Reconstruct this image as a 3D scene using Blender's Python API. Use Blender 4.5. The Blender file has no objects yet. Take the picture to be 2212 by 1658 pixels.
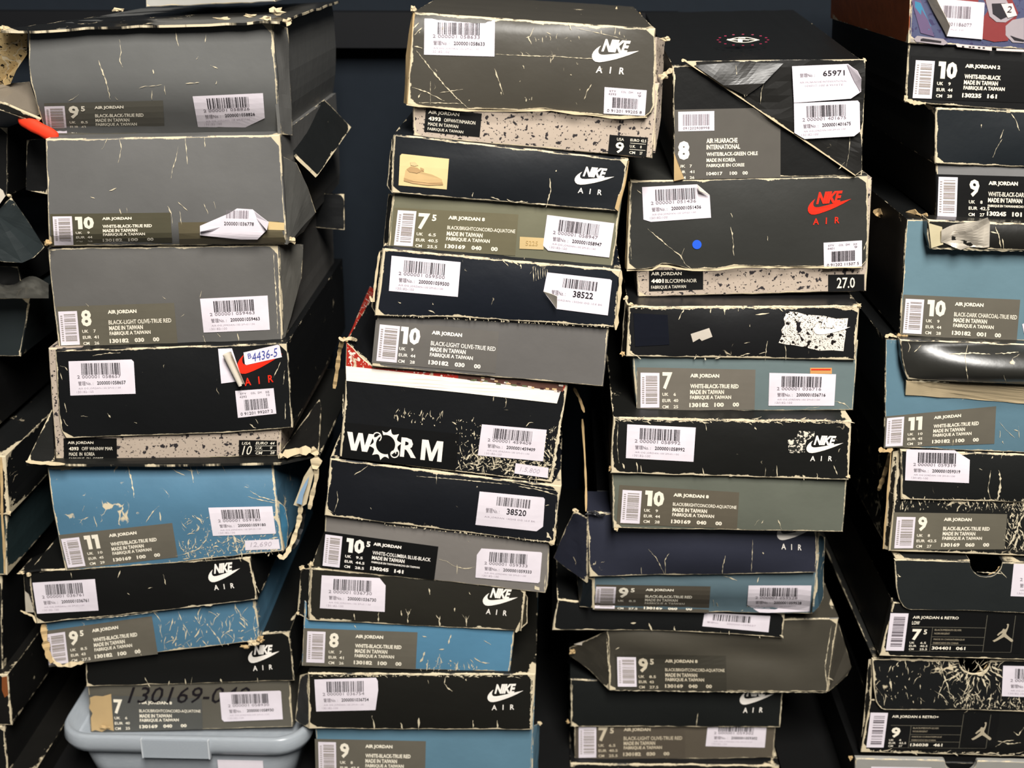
import bpy, bmesh, math, random
from mathutils import Vector, Matrix, noise
from mathutils.geometry import tessellate_polygon

# ------------------------------------------------------------------ camera, world, light
SC = bpy.context.scene
COL = SC.collection
F, CX, CY = 2650.0, 1106.0, 829.0
CAMP = Vector((0.0, -1.10, 0.903))
PITCH = math.atan(979.0 / F)
YAW = math.atan(94.0 / F * math.cos(PITCH))
ROT = Matrix.Rotation(YAW, 3, 'Z') @ Matrix.Rotation(math.pi / 2 - PITCH, 3, 'X')
cam = bpy.data.cameras.new('camera'); cam.sensor_width = 36.0; cam.lens = F / 2212.0 * 36.0
camo = bpy.data.objects.new('camera', cam); COL.objects.link(camo)
camo.matrix_world = Matrix.Translation(CAMP) @ ROT.to_4x4()
cam.clip_start = 0.01
cam.dof.use_dof = True; cam.dof.focus_distance = 1.13; cam.dof.aperture_fstop = 5.6
SC.camera = camo
SC.view_settings.view_transform = 'Standard'
SC.view_settings.look = 'None'
SC.view_settings.gamma = 1.0
SC.view_settings.use_curve_mapping = False
SC.view_settings.exposure = 0.1
w = bpy.data.worlds.new('world'); SC.world = w; w.use_nodes = True
w.node_tree.nodes['Background'].inputs[0].default_value = (0.92, 0.95, 1.0, 1)
w.node_tree.nodes['Background'].inputs[1].default_value = 0.05
def area(name, loc, target, sx, sy, power, color):
    l = bpy.data.lights.new(name, 'AREA'); l.shape = 'RECTANGLE'; l.size = sx; l.size_y = sy
    l.energy = power; l.color = color
    o = bpy.data.objects.new(name, l); COL.objects.link(o); o.location = loc
    d = Vector(target) - Vector(loc); o.rotation_euler = d.to_track_quat('-Z', 'Y').to_euler()
    return o
area('ceiling_light', (0.3, -1.85, 2.35), (0.0, -0.05, 0.35), 0.6, 1.2, 132, (1.0, 0.965, 0.91))

# ------------------------------------------------------------------ pixel -> place on a real plane
def ray(px, py):
    return ROT @ Vector(((px - CX) / F, -(py - CY) / F, -1.0))
def P(px, py, y):
    d = ray(px, py); return CAMP + d * ((y - CAMP.y) / d.y)
def PZ(px, py, z):
    d = ray(px, py); return CAMP + d * ((z - CAMP.z) / d.z)

# ------------------------------------------------------------------ materials
def lin(c):
    return tuple(((v / 255.0) / 12.92 if v / 255.0 <= 0.04045 else ((v / 255.0 + 0.055) / 1.055) ** 2.4) for v in c)
MC = {}
def nd(nt, t, **kw):
    n = nt.nodes.new(t)
    for k, v in kw.items(): setattr(n, k, v)
    return n
def math_(nt, op, a, b=None, c=None, clamp=False):
    n = nd(nt, 'ShaderNodeMath', operation=op); n.use_clamp = clamp
    for i, v in enumerate((a, b, c)):
        if v is None: continue
        if isinstance(v, (int, float)): n.inputs[i].default_value = v
        else: nt.links.new(v, n.inputs[i])
    return n.outputs[0]
def mix(nt, f, a, b):
    n = nd(nt, 'ShaderNodeMix', data_type='RGBA')
    L = nt.links
    if isinstance(f, (int, float)): n.inputs[0].default_value = f
    else: L.new(f, n.inputs[0])
    for i, v in ((6, a), (7, b)):
        if isinstance(v, tuple): n.inputs[i].default_value = (*v[:3], 1)
        else: L.new(v, n.inputs[i])
    return n.outputs[2]
def plain(name, c, rough=0.6, spec=0.3, **kw):
    key = ('p', name)
    if key in MC: return MC[key]
    m = bpy.data.materials.new(name); m.use_nodes = True
    b = m.node_tree.nodes['Principled BSDF']
    nt = m.node_tree
    tc = nd(nt, 'ShaderNodeTexCoord'); nz = nd(nt, 'ShaderNodeTexNoise'); nz.inputs['Scale'].default_value = 60
    nz.inputs['Detail'].default_value = 3
    nt.links.new(tc.outputs['Object'], nz.inputs['Vector'])
    l = lin(c)
    nt.links.new(mix(nt, nz.outputs[0], tuple(v * 0.9 for v in l), tuple(min(1, v * 1.08) for v in l)), b.inputs['Base Color'])
    b.inputs['Roughness'].default_value = rough
    b.inputs['Specular IOR Level'].default_value = spec
    for k, v in kw.items(): b.inputs[k].default_value = v
    MC[key] = m; return m
WEAR = lin((210, 195, 164))
def worn(c, wear=1.0, crack=0.0, speck=0.25, rough=0.5, spec=0.35, flecks=None, bands=None, wcol=None):
    """printed cardboard: print colour, paper showing through at rubbed edges, cracks and specks"""
    key = (c, wear, crack, speck, rough, spec, flecks, bands)
    if key in MC: return MC[key]
    m = bpy.data.materials.new('printed_card'); m.use_nodes = True
    nt = m.node_tree; L = nt.links; b = nt.nodes['Principled BSDF']
    uv = nd(nt, 'ShaderNodeUVMap', uv_map='uv'); ed = nd(nt, 'ShaderNodeUVMap', uv_map='ed')
    oi = nd(nt, 'ShaderNodeObjectInfo')
    sc = nd(nt, 'ShaderNodeVectorMath', operation='ADD')
    L.new(uv.outputs[0], sc.inputs[0])
    cb = nd(nt, 'ShaderNodeCombineXYZ')
    L.new(math_(nt, 'MULTIPLY', oi.outputs['Random'], 61.7), cb.inputs[0]); L.new(math_(nt, 'MULTIPLY', oi.outputs['Random'], 23.1), cb.inputs[1])
    L.new(cb.outputs[0], sc.inputs[1]); co = sc.outputs[0]
    def nz(scale, det=3, rough_=0.5, vec=None):
        n = nd(nt, 'ShaderNodeTexNoise'); n.inputs['Scale'].default_value = scale; n.inputs['Detail'].default_value = det
        n.inputs['Roughness'].default_value = rough_; L.new(vec or co, n.inputs['Vector']); return n.outputs[0]
    e = nd(nt, 'ShaderNodeSeparateXYZ'); L.new(ed.outputs[0], e.inputs[0])
    n1 = nz(420, 3, 0.7); n2 = nz(38, 3, 0.6)
    # edge rub: threshold distance varies along the edge
    a = math_(nt, 'MULTIPLY', math_(nt, 'POWER', n2, 4.0), 0.0105 * wear)
    a = math_(nt, 'ADD', a, 0.00012 * wear)
    a = math_(nt, 'MULTIPLY', a, math_(nt, 'ADD', math_(nt, 'MULTIPLY', n1, 1.6), 0.2))
    em = math_(nt, 'MULTIPLY', math_(nt, 'SUBTRACT', a, e.outputs[0]), 2600, clamp=True)
    # specks and small chips
    s1 = nz(300, 2, 0.6)
    low = nz(16, 2)
    thr = math_(nt, 'SUBTRACT', 0.86 - 0.05 * speck, math_(nt, 'MULTIPLY', low, 0.18 * speck))
    sm = math_(nt, 'MULTIPLY', math_(nt, 'SUBTRACT', s1, thr), 25, clamp=True)
    msk = math_(nt, 'MAXIMUM', em, sm)
    if crack > 0:
        wv = nd(nt, 'ShaderNodeTexNoise'); wv.inputs['Scale'].default_value = 45; wv.inputs['Detail'].default_value = 3
        L.new(co, wv.inputs['Vector'])
        dv = nd(nt, 'ShaderNodeVectorMath', operation='MULTIPLY_ADD')
        L.new(wv.outputs['Color'], dv.inputs[0]); dv.inputs[1].default_value = (0.03, 0.03, 0); L.new(co, dv.inputs[2])
        mp = nd(nt, 'ShaderNodeMapping'); mp.inputs['Scale'].default_value = (1.0, 0.55, 1); mp.inputs['Rotation'].default_value = (0, 0, 0.5)
        L.new(dv.outputs[0], mp.inputs['Vector'])
        vo = nd(nt, 'ShaderNodeTexVoronoi', feature='DISTANCE_TO_EDGE'); vo.inputs['Scale'].default_value = 75
        L.new(mp.outputs[0], vo.inputs['Vector'])
        cl = nz(26, 3, 0.65)
        cm = math_(nt, 'MULTIPLY', math_(nt, 'SUBTRACT', cl, 0.66 - 0.16 * crack), 0.55, clamp=True)
        cm = math_(nt, 'MULTIPLY', math_(nt, 'SUBTRACT', cm, vo.outputs[0]), 30, clamp=True)
        msk = math_(nt, 'MAXIMUM', msk, cm)
    base = lin(c)
    col = mix(nt, nz(22, 3), tuple(v * 0.86 for v in base), tuple(min(1, v * 1.12) for v in base))
    if bands:
        for (e0, e1, bc) in bands:   # printed bands across the height of the panel
            su = nd(nt, 'ShaderNodeSeparateXYZ'); L.new(uv.outputs[0], su.inputs[0])
            k = math_(nt, 'MULTIPLY', math_(nt, 'GREATER_THAN', su.outputs[1], e0), math_(nt, 'LESS_THAN', su.outputs[1], e1))
            col = mix(nt, k, col, lin(bc))
    if flecks:
        fd = flecks[3] if len(flecks) > 3 else 0.0; flecks = flecks[:3]
        v1 = nz(170, 2, 0.45); v2 = nz(420, 2, 0.45)
        fm = math_(nt, 'MAXIMUM', math_(nt, 'MULTIPLY', math_(nt, 'SUBTRACT', v1, 0.615 - fd), 40, clamp=True),
                   math_(nt, 'MULTIPLY', math_(nt, 'SUBTRACT', v2, 0.63 - fd), 30, clamp=True))
        col = mix(nt, fm, col, lin(flecks))
    col = mix(nt, msk, col, wcol or WEAR)
    L.new(col, b.inputs['Base Color'])
    b.inputs['Specular IOR Level'].default_value = spec
    L.new(math_(nt, 'ADD', rough, math_(nt, 'MULTIPLY', msk, 0.3), clamp=True), b.inputs['Roughness'])
    bp = nd(nt, 'ShaderNodeBump'); bp.inputs['Strength'].default_value = 0.25; bp.inputs['Distance'].default_value = 0.0012
    L.new(math_(nt, 'ADD', nz(60, 3), math_(nt, 'MULTIPLY', msk, -0.4)), bp.inputs['Height'])
    L.new(bp.outputs[0], b.inputs['Normal'])
    MC[key] = m; return m
KRAFT = plain('kraft_card', (188, 160, 116), 0.85, 0.1)
FRAY = plain('frayed_paper', (204, 186, 152), 0.9, 0.1)
CREAM = plain('cream_print', (243, 234, 214), 0.6, 0.2)
PAPER = plain('white_sticker_paper', (228, 219, 226), 0.55, 0.25)
PAPERB = plain('sticker_back', (206, 196, 180), 0.7, 0.2)
INK = plain('black_ink', (26, 22, 26), 0.6, 0.2)
INKG = plain('grey_ink', (120, 112, 118), 0.6, 0.2)
INKM = plain('soft_ink', (156, 147, 140), 0.6, 0.2)
INKF = plain('faint_ink', (188, 178, 186), 0.6, 0.2)
RED = plain('red_print', (236, 44, 22), 0.5, 0.3)
WHITE = plain('white_print', (248, 240, 230), 0.5, 0.25)
GLAB = plain('grey_label', (102, 97, 86), 0.45, 0.3)
KLAB = plain('black_label', (16, 16, 16), 0.45, 0.35)
SCUFF = plain('rubbed_paper', (214, 201, 172), 0.8, 0.15)
BLUEINK = plain('blue_pen_ink', (62, 74, 150), 0.6, 0.2)
TAN = plain('tan_tape', (206, 180, 130), 0.5, 0.3)

# ------------------------------------------------------------------ things and parts
GROUP = 'shoe boxes stacked in the columns'
def thing(name, label, cat, loc, group=None):
    o = bpy.data.objects.new(name, None); COL.objects.link(o); o.location = loc; o.empty_display_size = 0.02
    o['label'] = label; o['category'] = cat
    if group: o['group'] = group
    return o
def root_of(o):
    while o.parent: o = o.parent
    return o
def mk(name, verts, faces, mat, parent, uvs=None, eds=None, smooth=False, label=None):
    off = root_of(parent).location if parent else Vector((0, 0, 0))
    me = bpy.data.meshes.new(name)
    me.from_pydata([tuple(Vector(v) - off) for v in verts], [], faces); me.materials.append(mat)
    if uvs is not None:
        a = me.uv_layers.new(name='uv'); b = me.uv_layers.new(name='ed')
        k = 0
        for fi in range(len(faces)):
            for j in range(len(faces[fi])):
                a.data[k].uv = uvs[fi][j]; b.data[k].uv = (eds[fi][j], 0); k += 1
    if smooth:
        for p in me.polygons: p.use_smooth = True
    o = bpy.data.objects.new(name, me); COL.objects.link(o)
    if parent: o.parent = parent
    if label: o['label'] = label
    if name in ('scuff_marks', 'paper_flecks', 'barcode', 'barcode_digits', 'top_emblem_dots', 'picture_detail'): o['kind'] = 'stuff'
    return o

class Surf:
    """front surface of a panel: y as a function of x and z"""
    def __init__(s, y0, fn=None): s.y0 = y0; s.fn = fn or (lambda x, z: 0.0)
    def at(s, px, py, off=0.0):
        p = P(px, py, s.y0)
        if s.fn:
            for _ in range(3): p = P(px, py, s.y0 + s.fn(p.x, p.z) - off)
        return p
def resample(pl, n):
    pl = [Vector(p) for p in pl]; d = [0]
    for i in range(1, len(pl)): d.append(d[-1] + (pl[i] - pl[i - 1]).length)
    out = []
    for k in range(n + 1):
        t = d[-1] * k / n; i = 1
        while i < len(pl) - 1 and d[i] < t: i += 1
        seg = d[i] - d[i - 1] or 1.0
        out.append(pl[i - 1].lerp(pl[i], min(1, max(0, (t - d[i - 1]) / seg))))
    return out
SEED = [1]
def solid(parent, name, mat, quad=None, T=None, R=None, B=None, L=None, y=0.0, depth=0.32, bulge=0.002, tilt=0.0,
          bend=None, bendtop=None, floor=False, wob=1.0, nu=26, nv=10, amp=0.0007, cham=0.0009, label=None, shift=(0, 0), surf=None, extra=None, side_mat=None):
    """a box panel with its sides: front outlined by four pixel polylines on the plane y, swept back by depth"""
    if quad:
        tl, tr, br, bl = quad
        T = T or [tl, tr]; R = R or [tr, br]; B = B or [bl, br]; L = L or [tl, bl]
    SEED[0] += 1; sd = SEED[0] * 7.31
    c = [P(*p, y) for p in (T[0], T[-1], B[-1], B[0])]
    xc = sum(p.x for p in c) / 4; zc = sum(p.z for p in c) / 4
    hw = max(0.01, (c[1].x - c[0].x + c[2].x - c[3].x) / 4); hh = max(0.004, (c[0].z - c[3].z + c[1].z - c[2].z) / 4)
    def fn(x, z):
        u = max(-1, min(1, (x - xc) / hw)); v = max(-1, min(1, (z - zc) / hh))
        d = -bulge * (1 - u * u) * (1 - v * v) + tilt * v
        d += amp * noise.noise(Vector((x * 22 + sd, z * 22, sd)))
        if bend and v < bend[0]: d += bend[1] * ((bend[0] - v) / (bend[0] + 1)) ** 2
        if bendtop and v > bendtop[0]: d += bendtop[1] * ((v - bendtop[0]) / (1 - bendtop[0])) ** 2
        if extra: d += extra(u, v)
        return d
    sf = surf or Surf(y, fn)
    def jit(pl, n, k):
        r = resample(pl, n)
        for i, p in enumerate(r):
            if 0 < i < n:
                p.x += wob * noise.noise(Vector((p.x * 0.05, p.y * 0.05, sd + k)))
                p.y += wob * 1.3 * noise.noise(Vector((p.x * 0.04, p.y * 0.04, sd + k + 9)))
        return r
    t = jit(T, nu, 1); b = jit(B, nu, 2); l = jit(L, nv, 3); r = jit(R, nv, 4)
    W = 2 * hw; H = 2 * hh
    V = []; 
    for j in range(nv + 1):
        v = j / nv
        for i in range(nu + 1):
            u = i / nu
            p = t[i] * (1 - v) + b[i] * v + l[j] * (1 - u) + r[j] * u
            p -= t[0] * (1 - u) * (1 - v) + t[-1] * u * (1 - v) + b[0] * (1 - u) * v + b[-1] * u * v
            q = sf.at(p.x, p.y)
            if floor and j == nv: q.z = 0.0
            V.append(q)
    idx = lambda i, j: j * (nu + 1) + i
    faces = []; uv = []; ed = []
    def fe(i, j):
        u = i / nu * W; v = j / nv * H; return min(u, W - u, v, H - v)
    for j in range(nv):
        for i in range(nu):
            q = [(i, j), (i, j + 1), (i + 1, j + 1), (i + 1, j)]
            faces.append([idx(*k) for k in q]); uv.append([(k[0] / nu * W, (nv - k[1]) / nv * H) for k in q]); ed.append([fe(*k) for k in q])
    # perimeter, four runs
    runs = [[(i, 0) for i in range(nu + 1)], [(nu, j) for j in range(nv + 1)],
            [(i, nv) for i in range(nu, -1, -1)], [(0, j) for j in range(nv, -1, -1)]]
    cen = Vector((xc, 0, zc))
    per = []
    for ru in runs: per += [k for k in ru[:-1]]
    ringv = {}
    orig = [Vector(v) for v in V]
    # chamfer: pull the front rim in, first ring at full size
    ch = min(cham, depth * 0.3)
    def inward(k):
        i, j = k; d = Vector((0, 0, 0))
        if i == 0: d.x += 1
        if i == nu: d.x -= 1
        if j == 0: d.z -= 1
        if j == nv: d.z += 1
        return d
    steps = [ch] + [q for q in (0.04, 0.12, 0.22) if q < depth - .01] + [depth]
    rings = []
    for st in steps:
        ring = {}
        for k in per:
            o = orig[idx(*k)]; p = Vector((o.x, (o.y + st) if st < 0.06 else sf.y0 + st, o.z))
            if 0.02 < st < depth:
                p.x += 0.0015 * noise.noise(Vector((p.x * 9 + sd, st * 20, p.z * 9)))
            p.x += shift[0] * st; p.z += shift[1] * st
            ring[k] = len(V); V.append(p)
        rings.append(ring)
    for k in per:
        V[idx(*k)] = orig[idx(*k)] + inward(k) * ch
    for ru in runs:
        n = len(ru) - 1
        Lr = W if ru[0][1] == ru[-1][1] else H
        prev = {k: idx(*k) for k in ru}; pd = 0.0
        for st, ring in zip(steps, rings):
            for a in range(n):
                k0, k1 = ru[a], ru[a + 1]
                faces.append([prev[k0], prev[k1], ring[k1], ring[k0]])
                s0, s1 = a / n * Lr, (a + 1) / n * Lr
                uv.append([(s0, 2 + pd), (s1, 2 + pd), (s1, 2 + st), (s0, 2 + st)])
                e = lambda s, d: min(min(s, Lr - s) + 0.0006 + d * 0.004, d) if st > ch else 0.0005
                ed.append([e(s0, pd), e(s1, pd), e(s1, st), e(s0, st)])
            prev = ring; pd = st
    last = rings[-1]
    faces.append([last[k] for k in reversed(per)]); uv.append([(0, 5)] * len(per)); ed.append([0.01] * len(per))
    o = mk(name, V, faces, mat, parent, uv, ed, label=label)
    for pl in o.data.polygons[:nu * nv]: pl.use_smooth = True
    rim = set(idx(*k) for k in per)
    for e_ in o.data.edges:
        if e_.vertices[0] in rim and e_.vertices[1] in rim: e_.use_edge_sharp = True
    if side_mat:
        o.data.materials.append(side_mat)
        for pl in o.data.polygons[nu * nv:]: pl.material_index = 1
    sf.obj = o; sf.quad = (tuple(t[0]), tuple(t[-1]), tuple(b[-1]), tuple(b[0]))
    return sf

def bil(q, u, v):
    (a, b, c, d) = q
    return ((a[0] * (1 - u) + b[0] * u) * (1 - v) + (d[0] * (1 - u) + c[0] * u) * v,
            (a[1] * (1 - u) + b[1] * u) * (1 - v) + (d[1] * (1 - u) + c[1] * u) * v)
def tess(poly, cuts):
    """polygon (2-D) -> verts, tris, subdivided so that it can follow a curved panel"""
    bm = bmesh.new()
    vs = [bm.verts.new((p[0], p[1], 0)) for p in poly]
    for t in tessellate_polygon([[Vector((p[0], p[1], 0)) for p in poly]]):
        try: bm.faces.new([vs[i] for i in t])
        except ValueError: pass
    if cuts: bmesh.ops.subdivide_edges(bm, edges=bm.edges[:], cuts=cuts, use_grid_fill=True)
    bm.normal_update()
    bm.verts.index_update()
    v = [(a.co.x, a.co.y) for a in bm.verts]
    f = []
    for q in bm.faces:
        ids = [a.index for a in q.verts]
        if q.normal.z > 0: ids.reverse()      # pixel y runs down
        f.append(ids)
    bm.free(); return v, f
def patch(parent, sf, poly, mat, name, off=0.0005, cuts=3, label=None):
    v, f = tess(poly, cuts)
    return mk(name, [sf.at(a, b, off) for a, b in v], f, mat, parent, [[(v[i][0] * .00045, -v[i][1] * .00045) for i in q] for q in f], [[.02] * len(q) for q in f], label=label)
GC = {}
def glyphs(s, bold=0.0, shear=0.0, space=1.0):
    k = (s, bold, shear, space)
    if k in GC: return GC[k]
    c = bpy.data.curves.new('t', 'FONT'); c.body = s; c.offset = bold; c.shear = shear; c.space_character = space
    c.resolution_u = 2; c.fill_mode = 'FRONT'
    o = bpy.data.objects.new('t', c); m = bpy.data.meshes.new_from_object(o)
    v = [(a.co.x, a.co.y) for a in m.vertices]; f = [tuple(p.vertices) for p in m.polygons]
    bpy.data.meshes.remove(m); bpy.data.objects.remove(o); bpy.data.curves.remove(c)
    x0 = min(a[0] for a in v) if v else 0; x1 = max(a[0] for a in v) if v else 1
    y0 = min(a[1] for a in v) if v else 0; y1 = max(a[1] for a in v) if v else 1
    g = ([((a[0] - x0) / (x1 - x0 or 1), (a[1] - y0) / (y1 - y0 or 1)) for a in v], f, (x1 - x0) / (y1 - y0 or 1))
    GC[k] = g; return g
class Print:
    """flat print on a label: parts are gathered by name and ink"""
    def __init__(s, parent, sf, quad, off=0.0009): s.p = parent; s.sf = sf; s.q = quad; s.off = off; s.acc = {}
    def add(s, uvs, faces, mat, name):
        V, Fc = s.acc.setdefault((name, mat), ([], []))
        n = len(V); V += [s.sf.at(*bil(s.q, u, v), s.off) for u, v in uvs]; Fc += [[n + i for i in f] for f in faces]
    def text(s, t, u0, u1, v0, v1, mat=None, name='lettering', bold=0.025, shear=0.0, space=1.0):
        g, f, asp = glyphs(t, bold, shear, space)
        if u1 is None:
            q = s.q; wpx = math.hypot(q[1][0] - q[0][0], q[1][1] - q[0][1]); hpx = math.hypot(q[3][0] - q[0][0], q[3][1] - q[0][1])
            u1 = u0 + asp * (v1 - v0) * hpx / wpx
        s.add([(u0 + a * (u1 - u0), v1 - b * (v1 - v0)) for a, b in g], f, mat or CREAM, name)
    def rect(s, u0, u1, v0, v1, mat, name):
        nx = 3 if u1 - u0 > .08 else 1; ny = 6 if v1 - v0 > .25 else 1
        pts = [(u0 + (u1 - u0) * i / nx, v0 + (v1 - v0) * j / ny) for j in range(ny + 1) for i in range(nx + 1)]
        s.add(pts, [(j * (nx + 1) + i, (j + 1) * (nx + 1) + i, (j + 1) * (nx + 1) + i + 1, j * (nx + 1) + i + 1) for j in range(ny) for i in range(nx)], mat, name)
    def bars(s, u0, u1, v0, v1, n, seed, mat=None, horiz=False, name='barcode'):
        r = random.Random(seed); w = [r.choice((1, 1, 2, 3)) for _ in range(2 * n)]; tot = sum(w); a = 0
        for i, k in enumerate(w):
            if i % 2 == 0:
                e0, e1 = a / tot, (a + k) / tot
                if horiz: s.rect(u0, u1, v0 + e0 * (v1 - v0), v0 + e1 * (v1 - v0), mat or INK, name)
                else: s.rect(u0 + e0 * (u1 - u0), u0 + e1 * (u1 - u0), v0, v1, mat or INK, name)
            a += k
    def poly(s, pts, mat, name):
        v, f = tess(pts, 0); s.add(v, f, mat, name)
    def done(s):
        for (n, m), (V, Fc) in s.acc.items(): mk(n, V, Fc, m, s.p)
def one(p, u0, u1, v0, v1, ink):
    w_, h = u1 - u0, v1 - v0
    p.poly([(u0, v0), (u1, v0), (u1, v1), (u0 + w_ * .38, v1), (u0 + w_ * .38, v0 + h * .27), (u0, v0 + h * .27)], ink, 'size_number')
def size_label(box, sf, quad, size, half, title, lines, code, rows, mat=None, ink=None, barcode=True, patch_uv=(0.03, 0.185, 0.1, 0.95), tx=0.46, seed=1, num=(0.205, 0.36), small3=False, cuts=5):
    base = patch(box, sf, quad, mat or GLAB, 'size_label', 0.0005, cuts)
    p = Print(base, sf, quad); ink = ink or CREAM
    if barcode:
        a, b, c, d = patch_uv
        p.rect(a, b, c, d, PAPER, 'barcode_patch')
        p2 = Print(base, sf, quad, 0.0012)
        p2.bars(a + 0.045, b - 0.018, c + 0.07, d - 0.07, 17, seed, INKM, horiz=True)
        p2.text('0%d' % (91201000000 + seed * 77777), a + 0.012, a + 0.03, c + 0.1, d - 0.1, INKG, 'barcode', 0.0) if False else None
        r = random.Random(seed)
        for k in range(13):
            v = c + 0.1 + (d - c - 0.2) * k / 12.5
            p2.rect(a + 0.014, a + 0.032, v, v + 0.022, INKM, 'barcode_digits')
        p2.done()
    n0, n1 = num
    if len(size) == 1: p.text(size, n0, n0 + (n1 - n0) * 0.58, 0.1, 0.5, ink, 'size_number', 0.035)
    else:
        wd = n1 - n0; one(p, n0, n0 + wd * .38, .1, .5, ink)
        if size[1] == '1': one(p, n0 + wd * .46, n0 + wd * .84, .1, .5, ink)
        else: p.text(size[1], n0 + wd * .44, n1, 0.1, 0.5, ink, 'size_number', 0.05)
    if half: p.text(half, (n1 if len(size) > 1 else n0 + (n1 - n0) * 0.6) + 0.015, (n1 if len(size) > 1 else n0 + (n1 - n0) * 0.6) + 0.05, 0.12, 0.28, ink, 'half_size', 0.04)
    for k, (a, b) in enumerate(rows):
        v = 0.58 + 0.145 * k
        p.text(a, n0, n0 + 0.022 * len(a) + 0.008, v, v + 0.075, ink, 'lettering', 0.02)
        p.text(b, n0 + 0.095, n0 + 0.095 + 0.02 * len(b), v, v + 0.075, ink, 'lettering', 0.02)
    p.text(title, tx, tx + 0.0245 * len(title), 0.125, 0.24, ink, 'lettering', 0.045)
    vs = [0.37, 0.51, 0.645]
    for k, t in enumerate(lines):
        if k == 2 and small3: p.text(t, tx, tx + 0.0125 * len(t), vs[k] + 0.02, vs[k] + 0.085, ink, 'lettering', 0.03)
        else: p.text(t, tx, min(0.985, tx + 0.0205 * len(t)), vs[k], vs[k] + 0.105, ink, 'lettering', 0.035 if len(t) < 24 else 0.015)
    x = tx - 0.005
    for k, t in enumerate(code):
        p.text(t, x, x + 0.027 * len(t), 0.82, 0.925, ink, 'lettering', 0.045); x += 0.027 * len(t) + (0.05 if k == 0 else 0.075)
    p.done(); return base
def price_sticker(box, sf, quad, number, poly=None, seed=3, short=False, faint=True, off=0.0007):
    base = patch(box, sf, poly or quad, PAPER, 'price_sticker', off, 4)
    p = Print(base, sf, quad, off + 0.0004)
    if short:
        p.bars(0.28, 0.8, 0.1, 0.36, 30, seed)
        p.text('管理No. :', 0.13, 0.34, 0.46, 0.6, INKG, 'lettering', 0.0)
        p.text(number, 0.45, 0.75, 0.42, 0.6, INK, 'lettering', 0.015)
        p.text('AIR JORDAN 130245 OG 10.5 BK', 0.12, 0.9, 0.7, 0.76, INKF, 'lettering', 0.0)
    else:
        p.bars(0.19, 0.79, 0.09, 0.42, 34, seed)
        p.text(number[0] + ' ' + number[1:7] + ' ' + number[7:], 0.12, 0.79, 0.43, 0.52, INKG, 'lettering', 0.0)
        p.text('管理No. :', 0.13, 0.36, 0.6, 0.72, INKG, 'lettering', 0.0)
        p.text(number, 0.42, 0.86, 0.61, 0.71, INK, 'lettering', 0.01)
        if faint:
            p.text('AIR OG JORDAN-100 2M-01/130', 0.13, 0.78, 0.78, 0.84, INKF, 'lettering', 0.0)
            p.text('130182-100', 0.1, 0.36, 0.87, 0.93, INKF, 'lettering', 0.0)
    p.done(); return base
def style_sticker(box, sf, quad, sty, size, num, seed):
    base = patch(box, sf, quad, PAPER, 'style_sticker', 0.0007, 2)
    p = Print(base, sf, quad, 0.0011)
    for t, a, b in (('STY', .12, .28), ('COL', .4, .52), ('DM', .58, .68), ('SZ', .78, .88)): p.text(t, a, b, .09, .16, INKG, 'lettering', 0.0)
    p.text(sty, .1, .28, .2, .28, INKG, 'lettering', 0.0); p.text(size, .8, .88, .2, .28, INKG, 'lettering', 0.0)
    p.bars(.2, .82, .36, .76, 30, seed); p.text(num, .08, .92, .82, .93, INK, 'lettering', 0.0)
    p.done()
SWOOSH = [(1.0, .29), (.82, .415), (.68, .495), (.52, .575), (.38, .63), (.27, .668), (.17, .69), (.09, .68), (.035, .635), (.004, .565), (0, .49), (.02, .415), (.06, .34), (.115, .27), (.165, .225),
          (.135, .295), (.122, .36), (.127, .415), (.15, .455), (.19, .475), (.26, .475), (.36, .455), (.5, .42), (.7, .366)]
def logo(box, sf, quad, mat=None, word=True, air=True, swoosh=True, lo=0.0):
    p = Print(sf.obj, sf, quad, 0.0007); m = mat or WHITE
    if swoosh: p.poly([(a, b) for a, b in SWOOSH if True], m, 'logo_swoosh')
    if word: p.text('NIKE', .19, .79, .03, .385, m, 'logo_word', 0.045, 0.28, 0.92)
    if air:
        for t, a, b in (('A', .13, .27), ('I', .43, .455), ('R', .64, .75)): p.text(t, a, b, .8, .99, m, 'logo_word', 0.015)
    p.done()
def scuffs(sf, lines, wpx=2.2, seed=0, name='scuff_marks', mat=None, off=0.0006):
    r = random.Random(seed + 5); V = []; Fc = []
    for ln in lines:
        w = wpx * .6
        if isinstance(ln[-1], (int, float)): w = ln[-1] * .62; ln = ln[:-1]
        n = max(3, int(sum(math.dist(ln[i], ln[i + 1]) for i in range(len(ln) - 1)) / 4.5))
        pts = resample(ln, n); b = len(V)
        for i, p in enumerate(pts):
            d = (pts[min(n, i + 1)] - pts[max(0, i - 1)]); d = d.normalized() if d.length else Vector((1, 0))
            nn = Vector((-d.y, d.x)); t = i / n
            hw = w * 0.5 * (0.15 + 1.9 * r.random() ** 1.5) * min(1, 0.25 + 3 * min(t, 1 - t)); jx = (r.random() - .5) * w * 0.9
            for s in (1, -1):
                q = p + nn * (hw * s + jx); V.append(sf.at(q.x, q.y, off))
        for i in range(n): Fc.append([b + 2 * i, b + 2 * i + 1, b + 2 * i + 3, b + 2 * i + 2])
    # face the viewer
    Fc = [list(f) for f in Fc]
    return mk(name, V, Fc, mat or SCUFF, sf.obj)
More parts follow.
